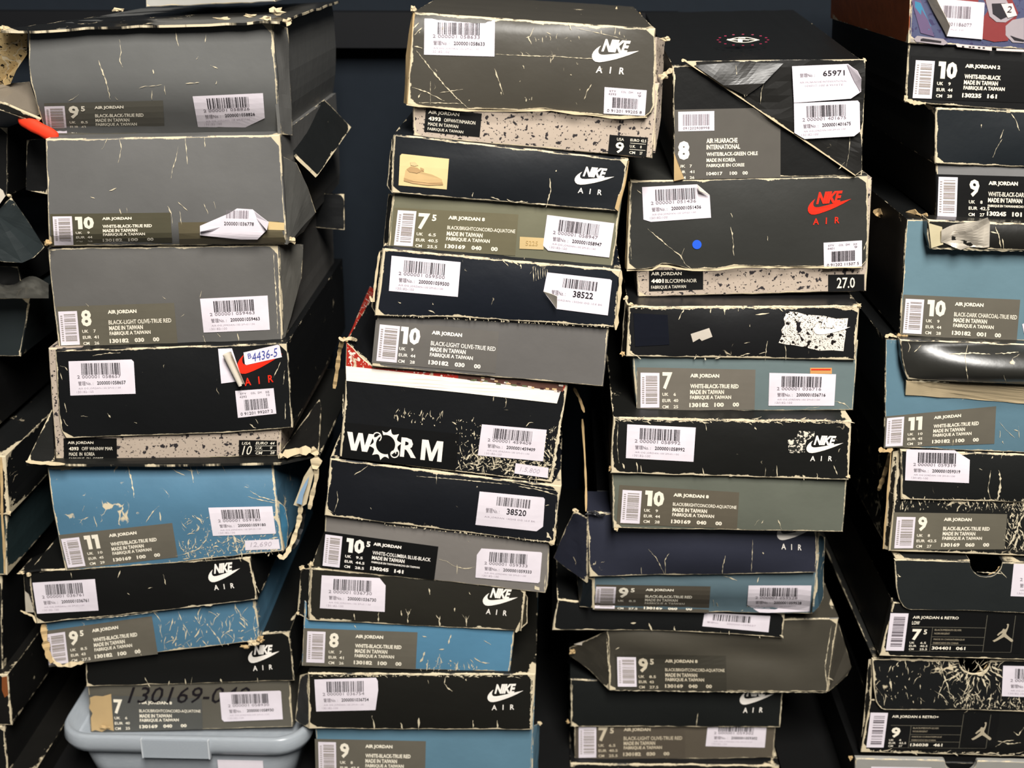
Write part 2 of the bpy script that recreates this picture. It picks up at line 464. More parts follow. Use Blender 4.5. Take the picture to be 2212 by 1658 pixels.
def rlines(quad, n, seed, ln=(10, 40), ang=(-1.9, -1.2), edge=None):
    """short rubbed lines scattered over a part of a panel; edge: 'b' or 't' lets them start there"""
    r = random.Random(seed); out = []
    for _ in range(int(n * 1.7)):
        u = r.random(); v = r.random()
        if edge == 'b': v = 1.0 - 0.06 * r.random()
        if edge == 't': v = 0.06 * r.random()
        x, y = bil(quad, u, v); a = r.uniform(*ang); l = ln[0] * .5 + (ln[1] - ln[0] * .5) * r.random() ** 2.4
        if edge == 't': l = -l
        k = r.uniform(-.35, .35)
        out.append([(x, y), (x + math.cos(a) * l * .5, y + math.sin(a) * l * .5), (x + math.cos(a + k) * l, y + math.sin(a + k) * l), r.uniform(1.0, 3.2)])
    return out
def proj(p):
    d = ROT.transposed() @ (Vector(p) - CAMP); return (CX + F * d.x / -d.z, CY - F * d.y / -d.z)
def poly3(parent, name, pts, mat, th=0.002, world=False, label=None, cuts=2, dirv=None, rough=0.0008, seed=0):
    """a stiff sheet of card: pts = (px, py, y), any planar-ish outline, given a thickness"""
    P3 = [Vector(q) for q in pts] if world else [P(a, b, c) for a, b, c in pts]
    n = Vector((0, 0, 0))
    for i in range(len(P3)): n += P3[i].cross(P3[(i + 1) % len(P3)])
    n = n.normalized() if n.length > 1e-12 else Vector((0, -1, 0))
    if n.dot(CAMP - P3[0]) < 0: n = -n
    ax = (P3[1] - P3[0]).normalized(); ay = n.cross(ax)
    p2 = [((p - P3[0]).dot(ax), (p - P3[0]).dot(ay)) for p in P3]
    bm = bmesh.new(); vs = [bm.verts.new(p) for p in P3]
    for t in tessellate_polygon([[Vector((a, b, 0)) for a, b in p2]]):
        try: bm.faces.new([vs[i] for i in t])
        except ValueError: pass
    if cuts: bmesh.ops.subdivide_edges(bm, edges=bm.edges[:], cuts=max(7, cuts), use_grid_fill=True)
    bm.verts.index_update(); bm.verts.ensure_lookup_table()
    for v in bm.verts: v.co += n * rough * noise.noise(v.co * 60 + Vector((seed, 0, 0)))
    bm.normal_update()
    for f in bm.faces:
        if f.normal.dot(n) < 0: f.normal_flip()
    bd = [e for e in bm.edges if len(e.link_faces) == 1]
    bedge = [[v.index for v in e.verts] for e in bd]
    N = len(bm.verts)
    V = [v.co.copy() for v in bm.verts] + [v.co - n * th for v in bm.verts]
    Fc = []; 
    for f in bm.faces:
        ids = [v.index for v in f.verts]; Fc.append(ids); Fc.append([i + N for i in reversed(ids)])
    for e in bd:
        a, b = e.verts[0].index, e.verts[1].index
        f = e.link_faces[0]; ids = [v.index for v in f.verts]
        k = ids.index(a)
        if ids[(k + 1) % len(ids)] != b: a, b = b, a
        Fc.append([b, a, a + N, b + N])
    bset = set(i for e in bedge for i in e)
    # distance to the outline for the rubbed edge
    def segd(p):
        m = 1.0
        for i in range(len(P3)):
            a, b = P3[i], P3[(i + 1) % len(P3)]; d = b - a; L2 = d.length_squared or 1e-9
            t = max(0, min(1, (p - a).dot(d) / L2)); m = min(m, (p - a - d * t).length)
        return m
    dist = [0.0003 if i in bset else segd(V[i]) + 0.0003 for i in range(N)]
    bm.free()
    uv = []; ed = []
    for fi, f in enumerate(Fc):
        side = len(f) == 4 and any(i >= N for i in f) and any(i < N for i in f)
        uv.append([((V[i] - P3[0]).dot(ax), (V[i] - P3[0]).dot(ay)) for i in f])
        ed.append([0.0005 if side else dist[i % N] for i in f])
    return mk(name, V, Fc, mat, parent, uv, ed, label=label)
def ribbon(parent, name, pts, w, mat, th=0.0015, seed=0, jag=0.35, label=None):
    """torn strip of card: pts = (px, py, y); w = width in metres across the view"""
    r = random.Random(seed); n = max(4, 4 * (len(pts) - 1))
    pl = [P(a, b, c) for a, b, c in pts]; pp = resample(pl, n); V = []; Fc = []
    for i, p in enumerate(pp):
        d = (pp[min(n, i + 1)] - pp[max(0, i - 1)]).normalized(); vw = (CAMP - p).normalized()
        s = d.cross(vw).normalized(); k = w * (0.5 + jag * (r.random() - .5)) * (1.0 if 0 < i < n else 0.55)
        nn = s.cross(d).normalized()
        j = nn * (r.random() - .5) * w * 0.4
        for q in (p + s * k + j, p - s * k + j, p - s * k + j - nn * th, p + s * k + j - nn * th): V.append(q)
    for i in range(n):
        a = 4 * i
        for k in range(4): Fc.append([a + k, a + (k + 1) % 4, a + 4 + (k + 1) % 4, a + 4 + k])
    Fc.append([0, 1, 2, 3]); Fc.append([4 * n + 3, 4 * n + 2, 4 * n + 1, 4 * n])
    return mk(name, V, Fc, mat, parent, [[(0, 0)] * len(f) for f in Fc], [[0.02] * len(f) for f in Fc], label=label)
def crumple(parent, name, px, py, y, rx, ry, mat, seed, rz=None):
    """crushed scrap of torn corner"""
    bm = bmesh.new(); bmesh.ops.create_icosphere(bm, subdivisions=2, radius=1.0)
    c = P(px, py, y); k = (c - CAMP).length / F
    for v in bm.verts:
        d = v.co.normalized(); f = 0.55 + 0.75 * noise.noise(d * 2.3 + Vector((seed * 3.7, 0, 0))) + 0.3 * noise.noise(d * 6 + Vector((seed, 4, 0)))
        v.co = Vector((d.x * f * rx * k, d.y * f * (rz or ry) * k, d.z * f * ry * k)) + c
    V = [v.co.copy() for v in bm.verts]; Fc = [[v.index for v in f.verts] for f in bm.faces]; bm.free()
    return mk(name, V, Fc, mat, parent, [[(0, 0)] * len(f) for f in Fc], [[0.02] * len(f) for f in Fc])
def shoebox(label, px, py, y, name='shoe_box', group=GROUP):
    return thing(name, label, 'box', P(px, py, y), group)
def up(quad, k):
    """extend a tray's visible front up under its lid by k pixels"""
    tl, tr, br, bl = quad
    def e(a, b):
        d = math.dist(a, b); return (a[0] + (a[0] - b[0]) / d * k, a[1] + (a[1] - b[1]) / d * k)
    return (e(tl, bl), e(tr, br), br, bl)
def twopart(label, lid, tray, lmat, tmat, y, lkw=None, tkw=None, proud=0.005, k=40, depth=0.32):
    b = shoebox(label, (tray[2][0] + tray[3][0]) / 2, (tray[2][1] + tray[3][1]) / 2, y)
    lk = dict(y=y, depth=depth, nv=8); lk.update(lkw or {})
    tk = dict(y=y + proud, depth=depth - 0.012, nv=8); tk.update(tkw or {})
    l = solid(b, 'lid', lmat, quad=lid, **lk)
    t = solid(b, 'tray', tmat, quad=up(tray, k), **tk)
    return b, l, t

#==SETTING==
def struct(name, verts, faces, mat):
    o = mk(name, verts, faces, mat, None); o['kind'] = 'structure'; return o
WALLM = plain('navy_wall', (24, 30, 37), 0.8, 0.15)
FLOORM = plain('dark_floor', (16, 16, 16), 0.7, 0.2)
BANDM = plain('black_band', (14, 15, 18), 0.6, 0.2)
def bxv(x0, x1, y0, y1, z0, z1):
    return ([(x0, y0, z0), (x1, y0, z0), (x1, y1, z0), (x0, y1, z0), (x0, y0, z1), (x1, y0, z1), (x1, y1, z1), (x0, y1, z1)],
            [(0, 3, 2, 1), (4, 5, 6, 7), (0, 1, 5, 4), (1, 2, 6, 5), (2, 3, 7, 6), (3, 0, 4, 7)])
struct('wall_back', *bxv(-1.6, 1.6, 0.47, 0.52, 0, 2.4), WALLM)
struct('floor', *bxv(-1.6, 1.6, -1.6, 0.47, -0.04, 0.0), FLOORM)
rz1 = P(800, 28, 0.42).z; rz0 = P(800, 106, 0.42).z
struct('wall_band_1', *bxv(-1.2, 0.15, 0.435, 0.47, rz0, rz1), BANDM)  # dark raised band across the wall

#==OBJECTS==
# ---------- colours
GREY = (98, 98, 96); BLACK = (17, 18, 19); NAVY = (20, 25, 36); BLUE = (78, 117, 141); BLUE2 = (100, 127, 137)
SPECK = (184, 168, 152); FLK = (48, 44, 46); OLIVE = (112, 110, 90); TEAL = (104, 118, 118); SAGE = (98, 101, 90)
UKROW = {'7': [('UK', '6'), ('EUR', '40'), ('CM', '25')], '75': [('UK', '6.5'), ('EUR', '40.5'), ('CM', '25.5')], '8': [('UK', '7'), ('EUR', '41'), ('CM', '26')],
         '9': [('UK', '8'), ('EUR', '42.5'), ('CM', '27')], '95': [('UK', '8.5'), ('EUR', '43'), ('CM', '27.5')], '10': [('UK', '9'), ('EUR', '44'), ('CM', '28')],
         '105': [('UK', '9.5'), ('EUR', '44.5'), ('CM', '28.5')], '11': [('UK', '10'), ('EUR', '45'), ('CM', '29')]}
TAIW = ['MADE IN TAIWAN', 'FABRIQUE A TAIWAN']

# =================== first stack (left)
# --- grey box, size 9.5, crushed at the foot, loose black lid on top
b = shoebox('dented grey box with size 9.5 label, top of leftmost full stack, torn flat lid', 350, 290, 0)
s = solid(b, 'tray', worn(GREY, 1.0, 0, .4), T=[(62, 64), (300, 57), (586, 47)], R=[(586, 47), (597, 150), (604, 290)], B=[(100, 292), (350, 293), (604, 290)],
          L=[(62, 64), (61, 130), (66, 180), (80, 230), (100, 292)], y=0.0, bulge=.004, bend=(.1, .024), depth=.31)
# rounded corner strip and long side
poly3(b, 'corner_strip', [(590, 48, .002), (622, 60, .03), (632, 292, .032), (606, 290, .006)], worn((104, 103, 100), 1.0), .003, seed=2)
scuffs(s, [[(258, 85), (262, 112), (258, 130), (265, 145)], [(212, 130), (222, 155), (230, 180), (238, 215), 3.2], [(378, 60), (382, 85), (386, 100)], [(148, 218), (160, 212), (170, 204)],
           [(445, 75), (443, 92)], [(328, 195), (328, 215)], [(355, 185), (357, 205)], [(248, 208), (254, 216)], [(300, 190), (312, 186), (330, 186), (350, 182)], [(400, 180), (430, 178)], [(454, 140), (470, 148)], [(330, 150), (332, 160)], [(428, 122), (424, 128)], [(468, 175), (466, 182)]], 2, 1)
size_label(b, s, [(95, 223), (352, 217), (356, 290), (102, 291)], '9', '5', 'AIR JORDAN', ['BLACK-BLACK-TRUE RED'] + TAIW, ['130169', '060', '00'], UKROW['95'], plain('dim_label', (92, 89, 80), .45, .3), CREAM, seed=3, patch_uv=(0.0, .17, .1, .95), num=(.2, .35), tx=.42)
price_sticker(b, s, [(416, 208), (568, 201), (573, 268), (428, 276)], '2000001058826', [(416, 208), (568, 201), (572, 255), (530, 275), (428, 276)], 11)
la, lb, lc = P(2, 66, -.012), P(300, 56, -.012), P(603, 45, -.012)
lid = poly3(b, 'lid', [tuple(la), tuple(lb), tuple(lc), (lc.x, .3, lc.z), (la.x + .05, .3, la.z), (la.x + .01, .12, la.z)], worn((26, 25, 23), .9, .5, .8, .3, .6), .002, world=True, cuts=4, rough=.002, seed=8)
for i, (x, y_, rx, ry) in enumerate(((8, 60, 13, 8), (600, 26, 22, 13), (575, 40, 16, 8), (622, 46, 14, 12), (255, 22, 16, 7), (480, 40, 26, 5), (540, 34, 22, 6))): crumple(b, 'torn_corner', x, y_, -.006 if y_ > 30 else .05, rx, ry, FRAY, i + 1)
poly3(b, 'torn_flap', [(-6, 62, .0), (58, 70, .004), (58, 118, .02), (36, 150, .02), (22, 182, .03), (-8, 188, .04)], worn((196, 170, 122), .4, 1.0, .9, .8, .1, flecks=(40, 36, 30)), .002, seed=5)
# pale box standing on that lid
b = shoebox('pale grey box edge lying on top of the left stack at the upper rim', 450, 14, .10)
zt = P(450, 20, .12).z
solid(b, 'tray', worn((176, 174, 168), .6), quad=[(313, -70), (594, -80), (594, 4), (315, 16)], y=.12, depth=.2)

# --- grey box, size 10
b = shoebox('grey box with size 10 label and a half-peeled white sticker, left stack', 350, 530, 0)
s = solid(b, 'tray', worn((101, 100, 98), 1.0, 0, .4), quad=[(98, 300), (604, 291), (620, 528), (105, 533)], y=.0, bulge=.004, bend=(-.72, .008), depth=.30)
poly3(b, 'side_panel', [(606, 335, .004), (640, 352, .03), (664, 402, .05), (682, 458, .07), (656, 500, .05), (622, 528, .004)], worn((95, 94, 90), .8, 0, .4), .003, cuts=3, seed=9)
crumple(b, 'torn_corner', 630, 518, .01, 18, 12, FRAY, 12); crumple(b, 'torn_corner', 104, 524, .002, 12, 9, KRAFT, 13)
scuffs(s, [[(232, 297), (225, 315), (220, 322)], [(258, 299), (262, 320), (258, 340), (255, 352)], [(400, 297), (403, 330), (405, 355)], [(442, 295), (443, 318)], [(385, 315), (380, 345), (372, 365), (370, 385)],
           [(362, 445), (370, 460), (372, 488), 2.8], [(388, 455), (392, 485)], [(440, 440), (450, 462)], [(462, 435), (466, 450)], [(258, 450), (262, 462)], [(273, 448), (275, 460)], [(236, 412), (252, 406)], [(195, 425), (205, 428)], [(405, 455), (384, 436)]], 2, 2)
patch(b, s, [(385, 480), (603, 478), (618, 524), (388, 528)], plain('tape_film', (98, 90, 70), .3, .5), 'clear_tape', .0004)
size_label(b, s, [(108, 462), (368, 459), (372, 524), (112, 530)], '10', None, 'AIR JORDAN', ['WHITE-BLACK-TRUE RED'] + TAIW, ['130182', '100', '00'], UKROW['10'], plain('olive_label', (84, 80, 64), .4, .35), seed=4, patch_uv=(.02, .18, .08, 1.0), tx=.43)
patch(b, s, [(578, 478), (614, 481), (614, 497), (579, 496)], TAN, 'tape_piece', .0006)
# peeled sticker: two curled sides standing off the panel
st = patch(b, s, [(432, 488), (492, 462), (512, 450), (545, 452), (580, 480), (576, 497), (556, 517), (520, 517), (432, 508)], PAPER, 'price_sticker', .0035)
p = Print(st, s, [(470, 448), (565, 450), (562, 502), (470, 500)], .0042); p.bars(.2, .72, .1, .42, 24, 5, INKG); p.text('2000001036778', .15, .84, .58, .72, INK, 'lettering', .0); p.done()
for k, q in enumerate(([(432, 488), (492, 462), (486, 488), (470, 497), (432, 500)], [(545, 452), (580, 480), (576, 497), (562, 484), (552, 468)])):
    poly3(st, 'curled_edge', [(x, y_, s.y0 - .004 - .007 * (i in (0, 4) if k == 0 else i in (1, 2))) for i, (x, y_) in enumerate(q)], PAPER, .0004, seed=k)

# --- grey box, size 8
b = shoebox('grey box with size 8 label between the size 10 box and the speckled box', 360, 745, .01)
s = solid(b, 'tray', worn((97, 95, 92), 1.0, 0, .4), quad=[(102, 536), (602, 528), (611, 738), (126, 752)], y=.012, bulge=.004, depth=.29)
poly3(b, 'side_panel', [(603, 528, .014), (655, 528, .05), (652, 600, .05), (632, 680, .04), (613, 738, .016)], worn((98, 96, 90), .7, 0, .5), .003, cuts=3, seed=14)
scuffs(s, [[(590, 540), (594, 600), (598, 660), (600, 720), 2.6], [(350, 640), (358, 646)], [(390, 685), (398, 678)], [(438, 725), (444, 740), 3], [(512, 720), (516, 735)], [(470, 720), (476, 728)], [(185, 655), (192, 662)], [(432, 642), (436, 628)]], 2.2, 3)
size_label(b, s, [(122, 662), (376, 654), (384, 742), (130, 752)], '8', None, 'AIR JORDAN', ['BLACK-LIGHT OLIVE-TRUE RED'] + TAIW, ['130182', '030', '00'], UKROW['8'], plain('grey_label_b', (100, 95, 82), .45, .3), seed=5, patch_uv=(.01, .17, .12, .93), num=(.2, .35), tx=.43)
price_sticker(b, s, [(432, 645), (578, 638), (583, 712), (440, 718)], '2000001059463', None, 12)

# --- speckled tray with black lid, red emblem
b = shoebox('black-lidded box over speckled tray with red emblem and a rolled-back sticker', 360, 990, 0)
t = solid(b, 'tray', worn(SPECK, .7, 0, 0, .6, .2, FLK), quad=[(104, 752), (614, 742), (606, 984), (121, 999)], y=.006, bulge=.002, depth=.30)
s = solid(b, 'lid', worn((15, 16, 17), .9, .15, .45), T=[(119, 757), (621, 740)], R=[(621, 740), (627, 830), (632, 924)], B=[(142, 947), (300, 941), (480, 936), (632, 924)], L=[(119, 757), (124, 860), (129, 925), (142, 947)], y=.0, bulge=.003)
scuffs(s, [[(130, 790), (140, 792), (146, 800)], [(130, 805), (134, 820)], [(140, 870), (144, 890), 3], [(136, 905), (146, 920), 3.5], [(232, 892), (238, 902), 3], [(175, 898), (190, 900), 3], [(200, 768), (235, 762), (260, 762), 2], [(540, 915), (552, 925), 4], [(552, 905), (558, 915)], [(590, 815), (598, 800), (606, 782), 2], [(615, 800), (612, 830)], [(616, 870), (616, 905)], [(290, 912), (296, 914)]], 2, 4)
price_sticker(b, s, [(148, 778), (288, 776), (293, 850), (152, 854)], '2000001058657', [(148, 780), (284, 776), (289, 781), (293, 850), (152, 854)], 13)
style_sticker(b, s, [(508, 844), (591, 838), (597, 893), (514, 902)], '4393', '10', '0 91201 99207 2', 6)
logo(b, s, [(508, 748), (608, 740), (616, 822), (516, 836)], RED, word=False)
pp = patch(b, s, [(471, 753), (501, 752), (524, 822), (478, 828)], PAPER, 'torn_sticker', .0009)
# rolled part of that sticker
def roll(parent, a, c, r, mat, name):
    V = []; Fc = []; A = P(*a); C_ = P(*c); d = (C_ - A).normalized(); u = d.cross(Vector((0, 1, 0))).normalized(); w_ = u.cross(d)
    n = 14
    for i in range(n + 1):
        an = -0.3 + i / n * 5.6; k = r * (1 - .03 * i)
        o = u * (math.cos(an) * k) + w_ * (math.sin(an) * k)
        V += [A + o, C_ + o * .75]
    for i in range(n): Fc.append([2 * i, 2 * i + 1, 2 * i + 3, 2 * i + 2])
    return mk(name, V, Fc, mat, parent, smooth=True)
roll(pp, (489, 764, -.009), (521, 832, -.009), .0052, PAPERB, 'rolled_edge')
hs = patch(b, s, [(526, 761), (600, 744), (604, 746), (609, 771), (532, 788), (529, 786)], PAPER, 'handwritten_sticker', .0012)
p = Print(hs, s, [(524, 760), (604, 743), (608, 772), (532, 789)], .0016); p.text('B', .1, .2, .2, .55, BLUEINK, 'handwriting', 0, .1); p.text('4436-5', .2, .92, .22, .85, BLUEINK, 'handwriting', .0, .25); p.done()
def speck_label(box, sf, quad, rows):
    base = patch(box, sf, quad, KLAB, 'style_label', .0005, 2); pr = Print(base, sf, quad, .0009)
    for (tx, u0, u1, v0, v1, bo) in rows: pr.text(tx, u0, u1, v0, v1, CREAM, 'lettering', bo)
    pr.done(); return base
speck_label(b, t, [(137, 946), (252, 946), (253, 994), (138, 995)], [('AIR JORDAN', .08, .56, .14, .29, .015), ('4393', .1, .28, .39, .54, .03), ('OFF WH/NW MAR', .34, .92, .39, .54, 0), ('MADE  IN  KOREA', .1, .58, .63, .78, 0), ('FABRIQUE  EN  COREE', .1, .74, .86, .99, 0)])
q = [(516, 950), (598, 951), (598, 982), (516, 984)]
base = patch(b, t, q, KLAB, 'size_label', .0005, 2); p = Print(base, t, q, .0009)
p.text('USA', .08, .3, .12, .3, CREAM, 'lettering', 0, .3); p.text('10', .08, .34, .36, .95, CREAM, 'size_number', -.005, .3)
for k, (a, c) in enumerate((('EURO', '44'), ('U.K.', '9'), ('CM', '28'))):
    p.text(a, .44, .76 if k == 0 else .62, .1 + .33 * k, .28 + .33 * k, CREAM, 'lettering', .01, .25); p.text(c, .82, .94 if k != 1 else .88, .1 + .33 * k, .28 + .33 * k, CREAM, 'lettering', .01, .25)
    if k < 2: p.rect(.42, .98, .36 + .33 * k, .38 + .33 * k, CREAM, 'rule')
p.done()

# --- blue box, size 11, with its torn black lid beneath the speckled one
b = shoebox('scratched blue box with size 11 label and torn open black lid, left stack', 370, 1215, 0)
s = solid(b, 'tray', worn(BLUE, 1.3, .55, .7), T=[(102, 1009), (340, 996), (589, 985)], R=[(589, 985), (596, 1060), (612, 1190)], B=[(141, 1233), (370, 1218), (480, 1205), (612, 1192)], L=[(102, 1009), (112, 1090), (141, 1233)],
          y=-.002, bulge=.003, bendtop=(-.05, .018), depth=.30)
scuffs(s, [[(275, 1000), (280, 1022), (285, 1040), (290, 1075), 3], [(408, 990), (412, 1010), (418, 1042), 2.6], [(475, 988), (480, 1005), (488, 1022)], [(262, 1100), (272, 1120), 3.5], [(202, 1115), (210, 1138), 3], [(343, 1092), (330, 1105), (315, 1128), 2.4], [(345, 1105), (348, 1125), 3], [(420, 1112), (432, 1122), (438, 1132), 3],
           [(375, 995), (395, 1012), (432, 1020)], [(360, 1000), (380, 1018), (400, 1026)], [(540, 1060), (560, 1072), (598, 1082)], [(535, 1072), (565, 1080), (598, 1086)], [(380, 1200), (402, 1195), (430, 1185), (445, 1165), (452, 1145), 2.6], [(385, 1165), (392, 1185), (402, 1195)],
           [(500, 1150), (510, 1170), (514, 1200), 5], [(520, 1160), (530, 1180), 3], [(590, 1150), (595, 1185), 4], [(240, 1100), (246, 1090)], [(178, 1105), (182, 1092)]] + rlines([(385, 1120), (600, 1095), (608, 1190), (395, 1205)], 70, 3, (5, 22), (-3, 3)) + rlines([(385, 1170), (600, 1160), (608, 1192), (395, 1207)], 90, 4, (4, 18), (-3, 3)), 2.0, 5)
size_label(b, s, [(127, 1155), (372, 1129), (384, 1203), (145, 1230)], '11', None, 'AIR JORDAN', ['WHITE/BLACK-TRUE RED'] + TAIW, ['130169', '100', '00'], UKROW['11'], seed=6, patch_uv=(.01, .17, .12, .95), num=(.21, .36), tx=.43)
price_sticker(b, s, [(450, 1096), (588, 1093), (596, 1152), (460, 1157)], '2000001059180', None, 14)
q = [(529, 1167), (602, 1164), (605, 1185), (530, 1188)]
base = patch(b, s, q, PAPER, 'price_tag', .0008, 1); p = Print(base, s, q, .0012); p.text('12,690', .15, .78, .2, .75, INKF, 'handwriting', 0, .2); p.done()
poly3(b, 'side_panel', [(600, 1080, .002), (616, 1095, .012), (623, 1135, .014), (620, 1180, .01), (611, 1192, .002), (606, 1140, .0)], worn((70, 128, 160), 1.5, .9), .003, seed=5)
zl = P(350, 998, -.004).z - .002; lp = [P(57, 997, -.008), P(350, 998, -.006), P(605, 983, -.004), P(690, 972, .01)]
poly3(b, 'lid', [(lp[0].x, -.008, zl), (lp[1].x, -.006, zl), (lp[2].x, -.004, zl + .003), (lp[3].x, .01, zl + .006), (lp[3].x, .27, zl + .004), (lp[0].x, .27, zl)], worn((24, 24, 22), .6), .002, world=True, cuts=4, rough=.0004, seed=6)
poly3(b, 'lid_side', [(58, 996, -.007), (112, 884, .06), (122, 890, .07), (118, 1000, -.004)], worn((24, 24, 22), 1.0), .002, cuts=2, seed=16)
poly3(b, 'lid_end', [(600, 984, -.002), (688, 976, .008), (694, 880, .10), (690, 862, .12), (640, 930, .06)], worn((26, 25, 23), 1.2, .3), .003, seed=7)
ribbon(b, 'torn_edge', [(56, 996, -.012), (90, 1000, -.012), (140, 1002, -.012)], .003, FRAY, seed=1)
ribbon(b, 'torn_edge', [(604, 984, -.006), (640, 974, .0), (668, 972, .0), (688, 980, .0)], .006, FRAY, seed=2, jag=.7)
ribbon(b, 'torn_edge', [(676, 965, .0), (684, 990, .0), (680, 1012, 0)], .0065, FRAY, seed=3, jag=.8)
ribbon(b, 'torn_strip', [(682, 985, .0), (684, 1030, .004), (674, 1070, .006), (668, 1100, .006)], .004, FRAY, seed=4)
tp = poly3(b, 'torn_strip', [(672, 1005, .002), (678, 1022, .004), (662, 1088, .01), (650, 1095, .01), (634, 1090, .01), (645, 1062, .008), (656, 1030, .005)], worn((212, 196, 164), .1), .002, seed=11)
mk('blue_print_patch', [P(x, y_, .0045 - .003) for x, y_ in ((668, 1028), (664, 1045), (655, 1070), (652, 1090), (640, 1086), (648, 1062), (660, 1040))], [[0, 1, 2, 3, 4, 5, 6]], plain('faded_blue', (130, 158, 184), .6), tp)
ribbon(b, 'torn_strip', [(650, 1092, .01), (646, 1125, .01), (634, 1165, .006), (620, 1195, .0), (611, 1206, -.004), (601, 1198, -.004)], .0042, FRAY, seed=5)
ribbon(b, 'torn_strip', [(656, 1100, .03), (650, 1140, .03), (632, 1185, .02)], .006, worn((22, 22, 22), .6), seed=6)

# --- black lid, blue tray, size 9.5
b, s, t = twopart('black-lidded box with scratched blue tray and size 9.5, torn at one corner, left stack', [(76, 1232), (541, 1203), (556, 1295), (79, 1347)], [(94, 1346), (552, 1298), (562, 1384), (110, 1436)],
                  worn((16, 16, 15), 1.0, 0, .4), worn(BLUE, 1.2, .5, .6), 0.0, dict(B=[(79, 1347), (250, 1330), (420, 1311), (556, 1295)], L=[(62, 1234), (70, 1300), (79, 1347)]), dict(L=None, depth=.30), proud=.010)
poly3(b, 'lid_side', [(50, 1236, .006), (62, 1234, .002), (80, 1345, .002), (74, 1330, .01), (56, 1322, .02)], worn((28, 27, 25), 1.6), .002, seed=8)
poly3(b, 'paper_lining', [(52, 1236, .012), (64, 1236, .003), (74, 1322, .003), (55, 1322, .012)], plain('white_lining', (214, 204, 186), .8), .0015, seed=8)
poly3(b, 'lid_top', [(40, 1236, -.002), (90, 1228, -.003), (160, 1226, .01), (120, 1150, .26), (100, 1170, .2)], worn((20, 20, 19), 1.0), .002, seed=3)
crumple(b, 'torn_corner', 48, 1236, -.002, 12, 6, FRAY, 21); crumple(b, 'torn_corner', 62, 1240, -.004, 7, 8, FRAY, 22)
ribbon(b, 'torn_strip', [(44, 1318, .01), (56, 1324, .005), (72, 1330, 0), (78, 1345, -.002)], .002, FRAY, seed=9)
scuffs(s, [[(260, 1232), (254, 1248), 2.4], [(353, 1240), (358, 1262)], [(152, 1236), (155, 1248), 3], [(275, 1280), (280, 1284)], [(425, 1308), (460, 1306), 4], [(560, 1280), (552, 1262), (545, 1230), 2.5], [(180, 1338), (260, 1330), (340, 1321), 2], [(320, 1270), (330, 1268)]], 2, 6)
logo(b, s, [(446, 1218), (516, 1210), (524, 1268), (454, 1276)])
price_sticker(b, s, [(70, 1258), (205, 1250), (213, 1318), (80, 1325)], '2000001036761', None, 15)
size_label(b, t, [(98, 1362), (328, 1330), (341, 1412), (106, 1440)], '9', '5', 'AIR JORDAN', ['WHITE-BLACK-TRUE RED'] + TAIW, ['130182', '100', '00'], UKROW['95'], seed=7, patch_uv=(.0, .18, .1, .95), num=(.21, .36), tx=.43)
scuffs(t, rlines([(345, 1340), (550, 1315), (558, 1385), (350, 1410)], 48, 5, (8, 34), (-2.4, -.4)) + [[(395, 1345), (410, 1372), 3], [(450, 1350), (470, 1375), (480, 1395), 3], [(510, 1310), (520, 1330), (540, 1345), 2], [(525, 1335), (535, 1352), 2.5], [(300, 1400), (305, 1415), 3], [(385, 1320), (392, 1340)], [(420, 1330), (432, 1348)]], 2.2, 7)
for i, (x, y_, rx, ry) in enumerate(((548, 1388, 20, 9), (562, 1380, 12, 12), (530, 1396, 16, 6))): crumple(b, 'torn_corner', x, y_, -.002, rx, ry, KRAFT if i else FRAY, 30 + i)
ribbon(b, 'torn_edge', [(93, 1348, .006), (97, 1380, .003), (104, 1415, .0), (112, 1430, 0)], .005, KRAFT, seed=10, jag=.6)
ribbon(b, 'torn_edge', [(104, 1418, .002), (118, 1430, .002), (132, 1438, .002), (180, 1430, .002)], .004, FRAY, seed=11, jag=.6)

# --- black lid, grey tray, size 7, pen number
b, s, t = twopart('black-lidded box with grey tray, size 7 and a large pen number, on plastic bin', [(183, 1412), (626, 1362), (636, 1470), (186, 1483)], [(190, 1485), (626, 1474), (633, 1570), (195, 1581)],
                  worn((17, 17, 15), .9), worn((92, 88, 78), .7), .022)
scuffs(s, [[(313, 1462), (320, 1478), (324, 1484), 3], [(476, 1465), (480, 1476), 4], [(400, 1465), (402, 1478)], [(556, 1463), (557, 1474)], [(366, 1470), (364, 1480)], [(415, 1462), (412, 1478)], [(560, 1368), (600, 1364), (628, 1362), 3], [(632, 1440), (636, 1465), 4]], 2, 8)
logo(b, s, [(534, 1392), (603, 1390), (606, 1444), (538, 1450)])
q = [(192, 1500), (436, 1508), (438, 1574), (197, 1582)]
size_label(b, t, q, '7', None, 'AIR JORDAN 8', ['BLACK/BRIGHTCONCORD-AQUATONE'] + TAIW, ['130169', '040', '00'], UKROW['7'], plain('slate_label', (84, 84, 80), .45, .3), barcode=False, seed=8, num=(.215, .35), tx=.44)
kp = patch(b, t, [(194, 1506), (205, 1502), (222, 1503), (240, 1498), (242, 1530), (246, 1578), (232, 1574), (220, 1580), (206, 1576), (198, 1579), (196, 1550), (200, 1540), (192, 1528), (195, 1518)], KRAFT, 'bare_card_patch', .0008)
p = Print(b, t, [(275, 1478), (540, 1478), (540, 1528), (275, 1528)], .0012); p.text('130169-040', .0, 1.0, .1, .8, INK, 'pen_number', .0, .3); p.done()
price_sticker(b, t, [(474, 1494), (607, 1491), (611, 1553), (480, 1558)], '2000001058930', [(474, 1495), (604, 1491), (607, 1493), (611, 1553), (484, 1558), (479, 1553)], 16, off=.0016)
crumple(b, 'torn_corner', 224, 1570, .022, 16, 5, KRAFT, 35)

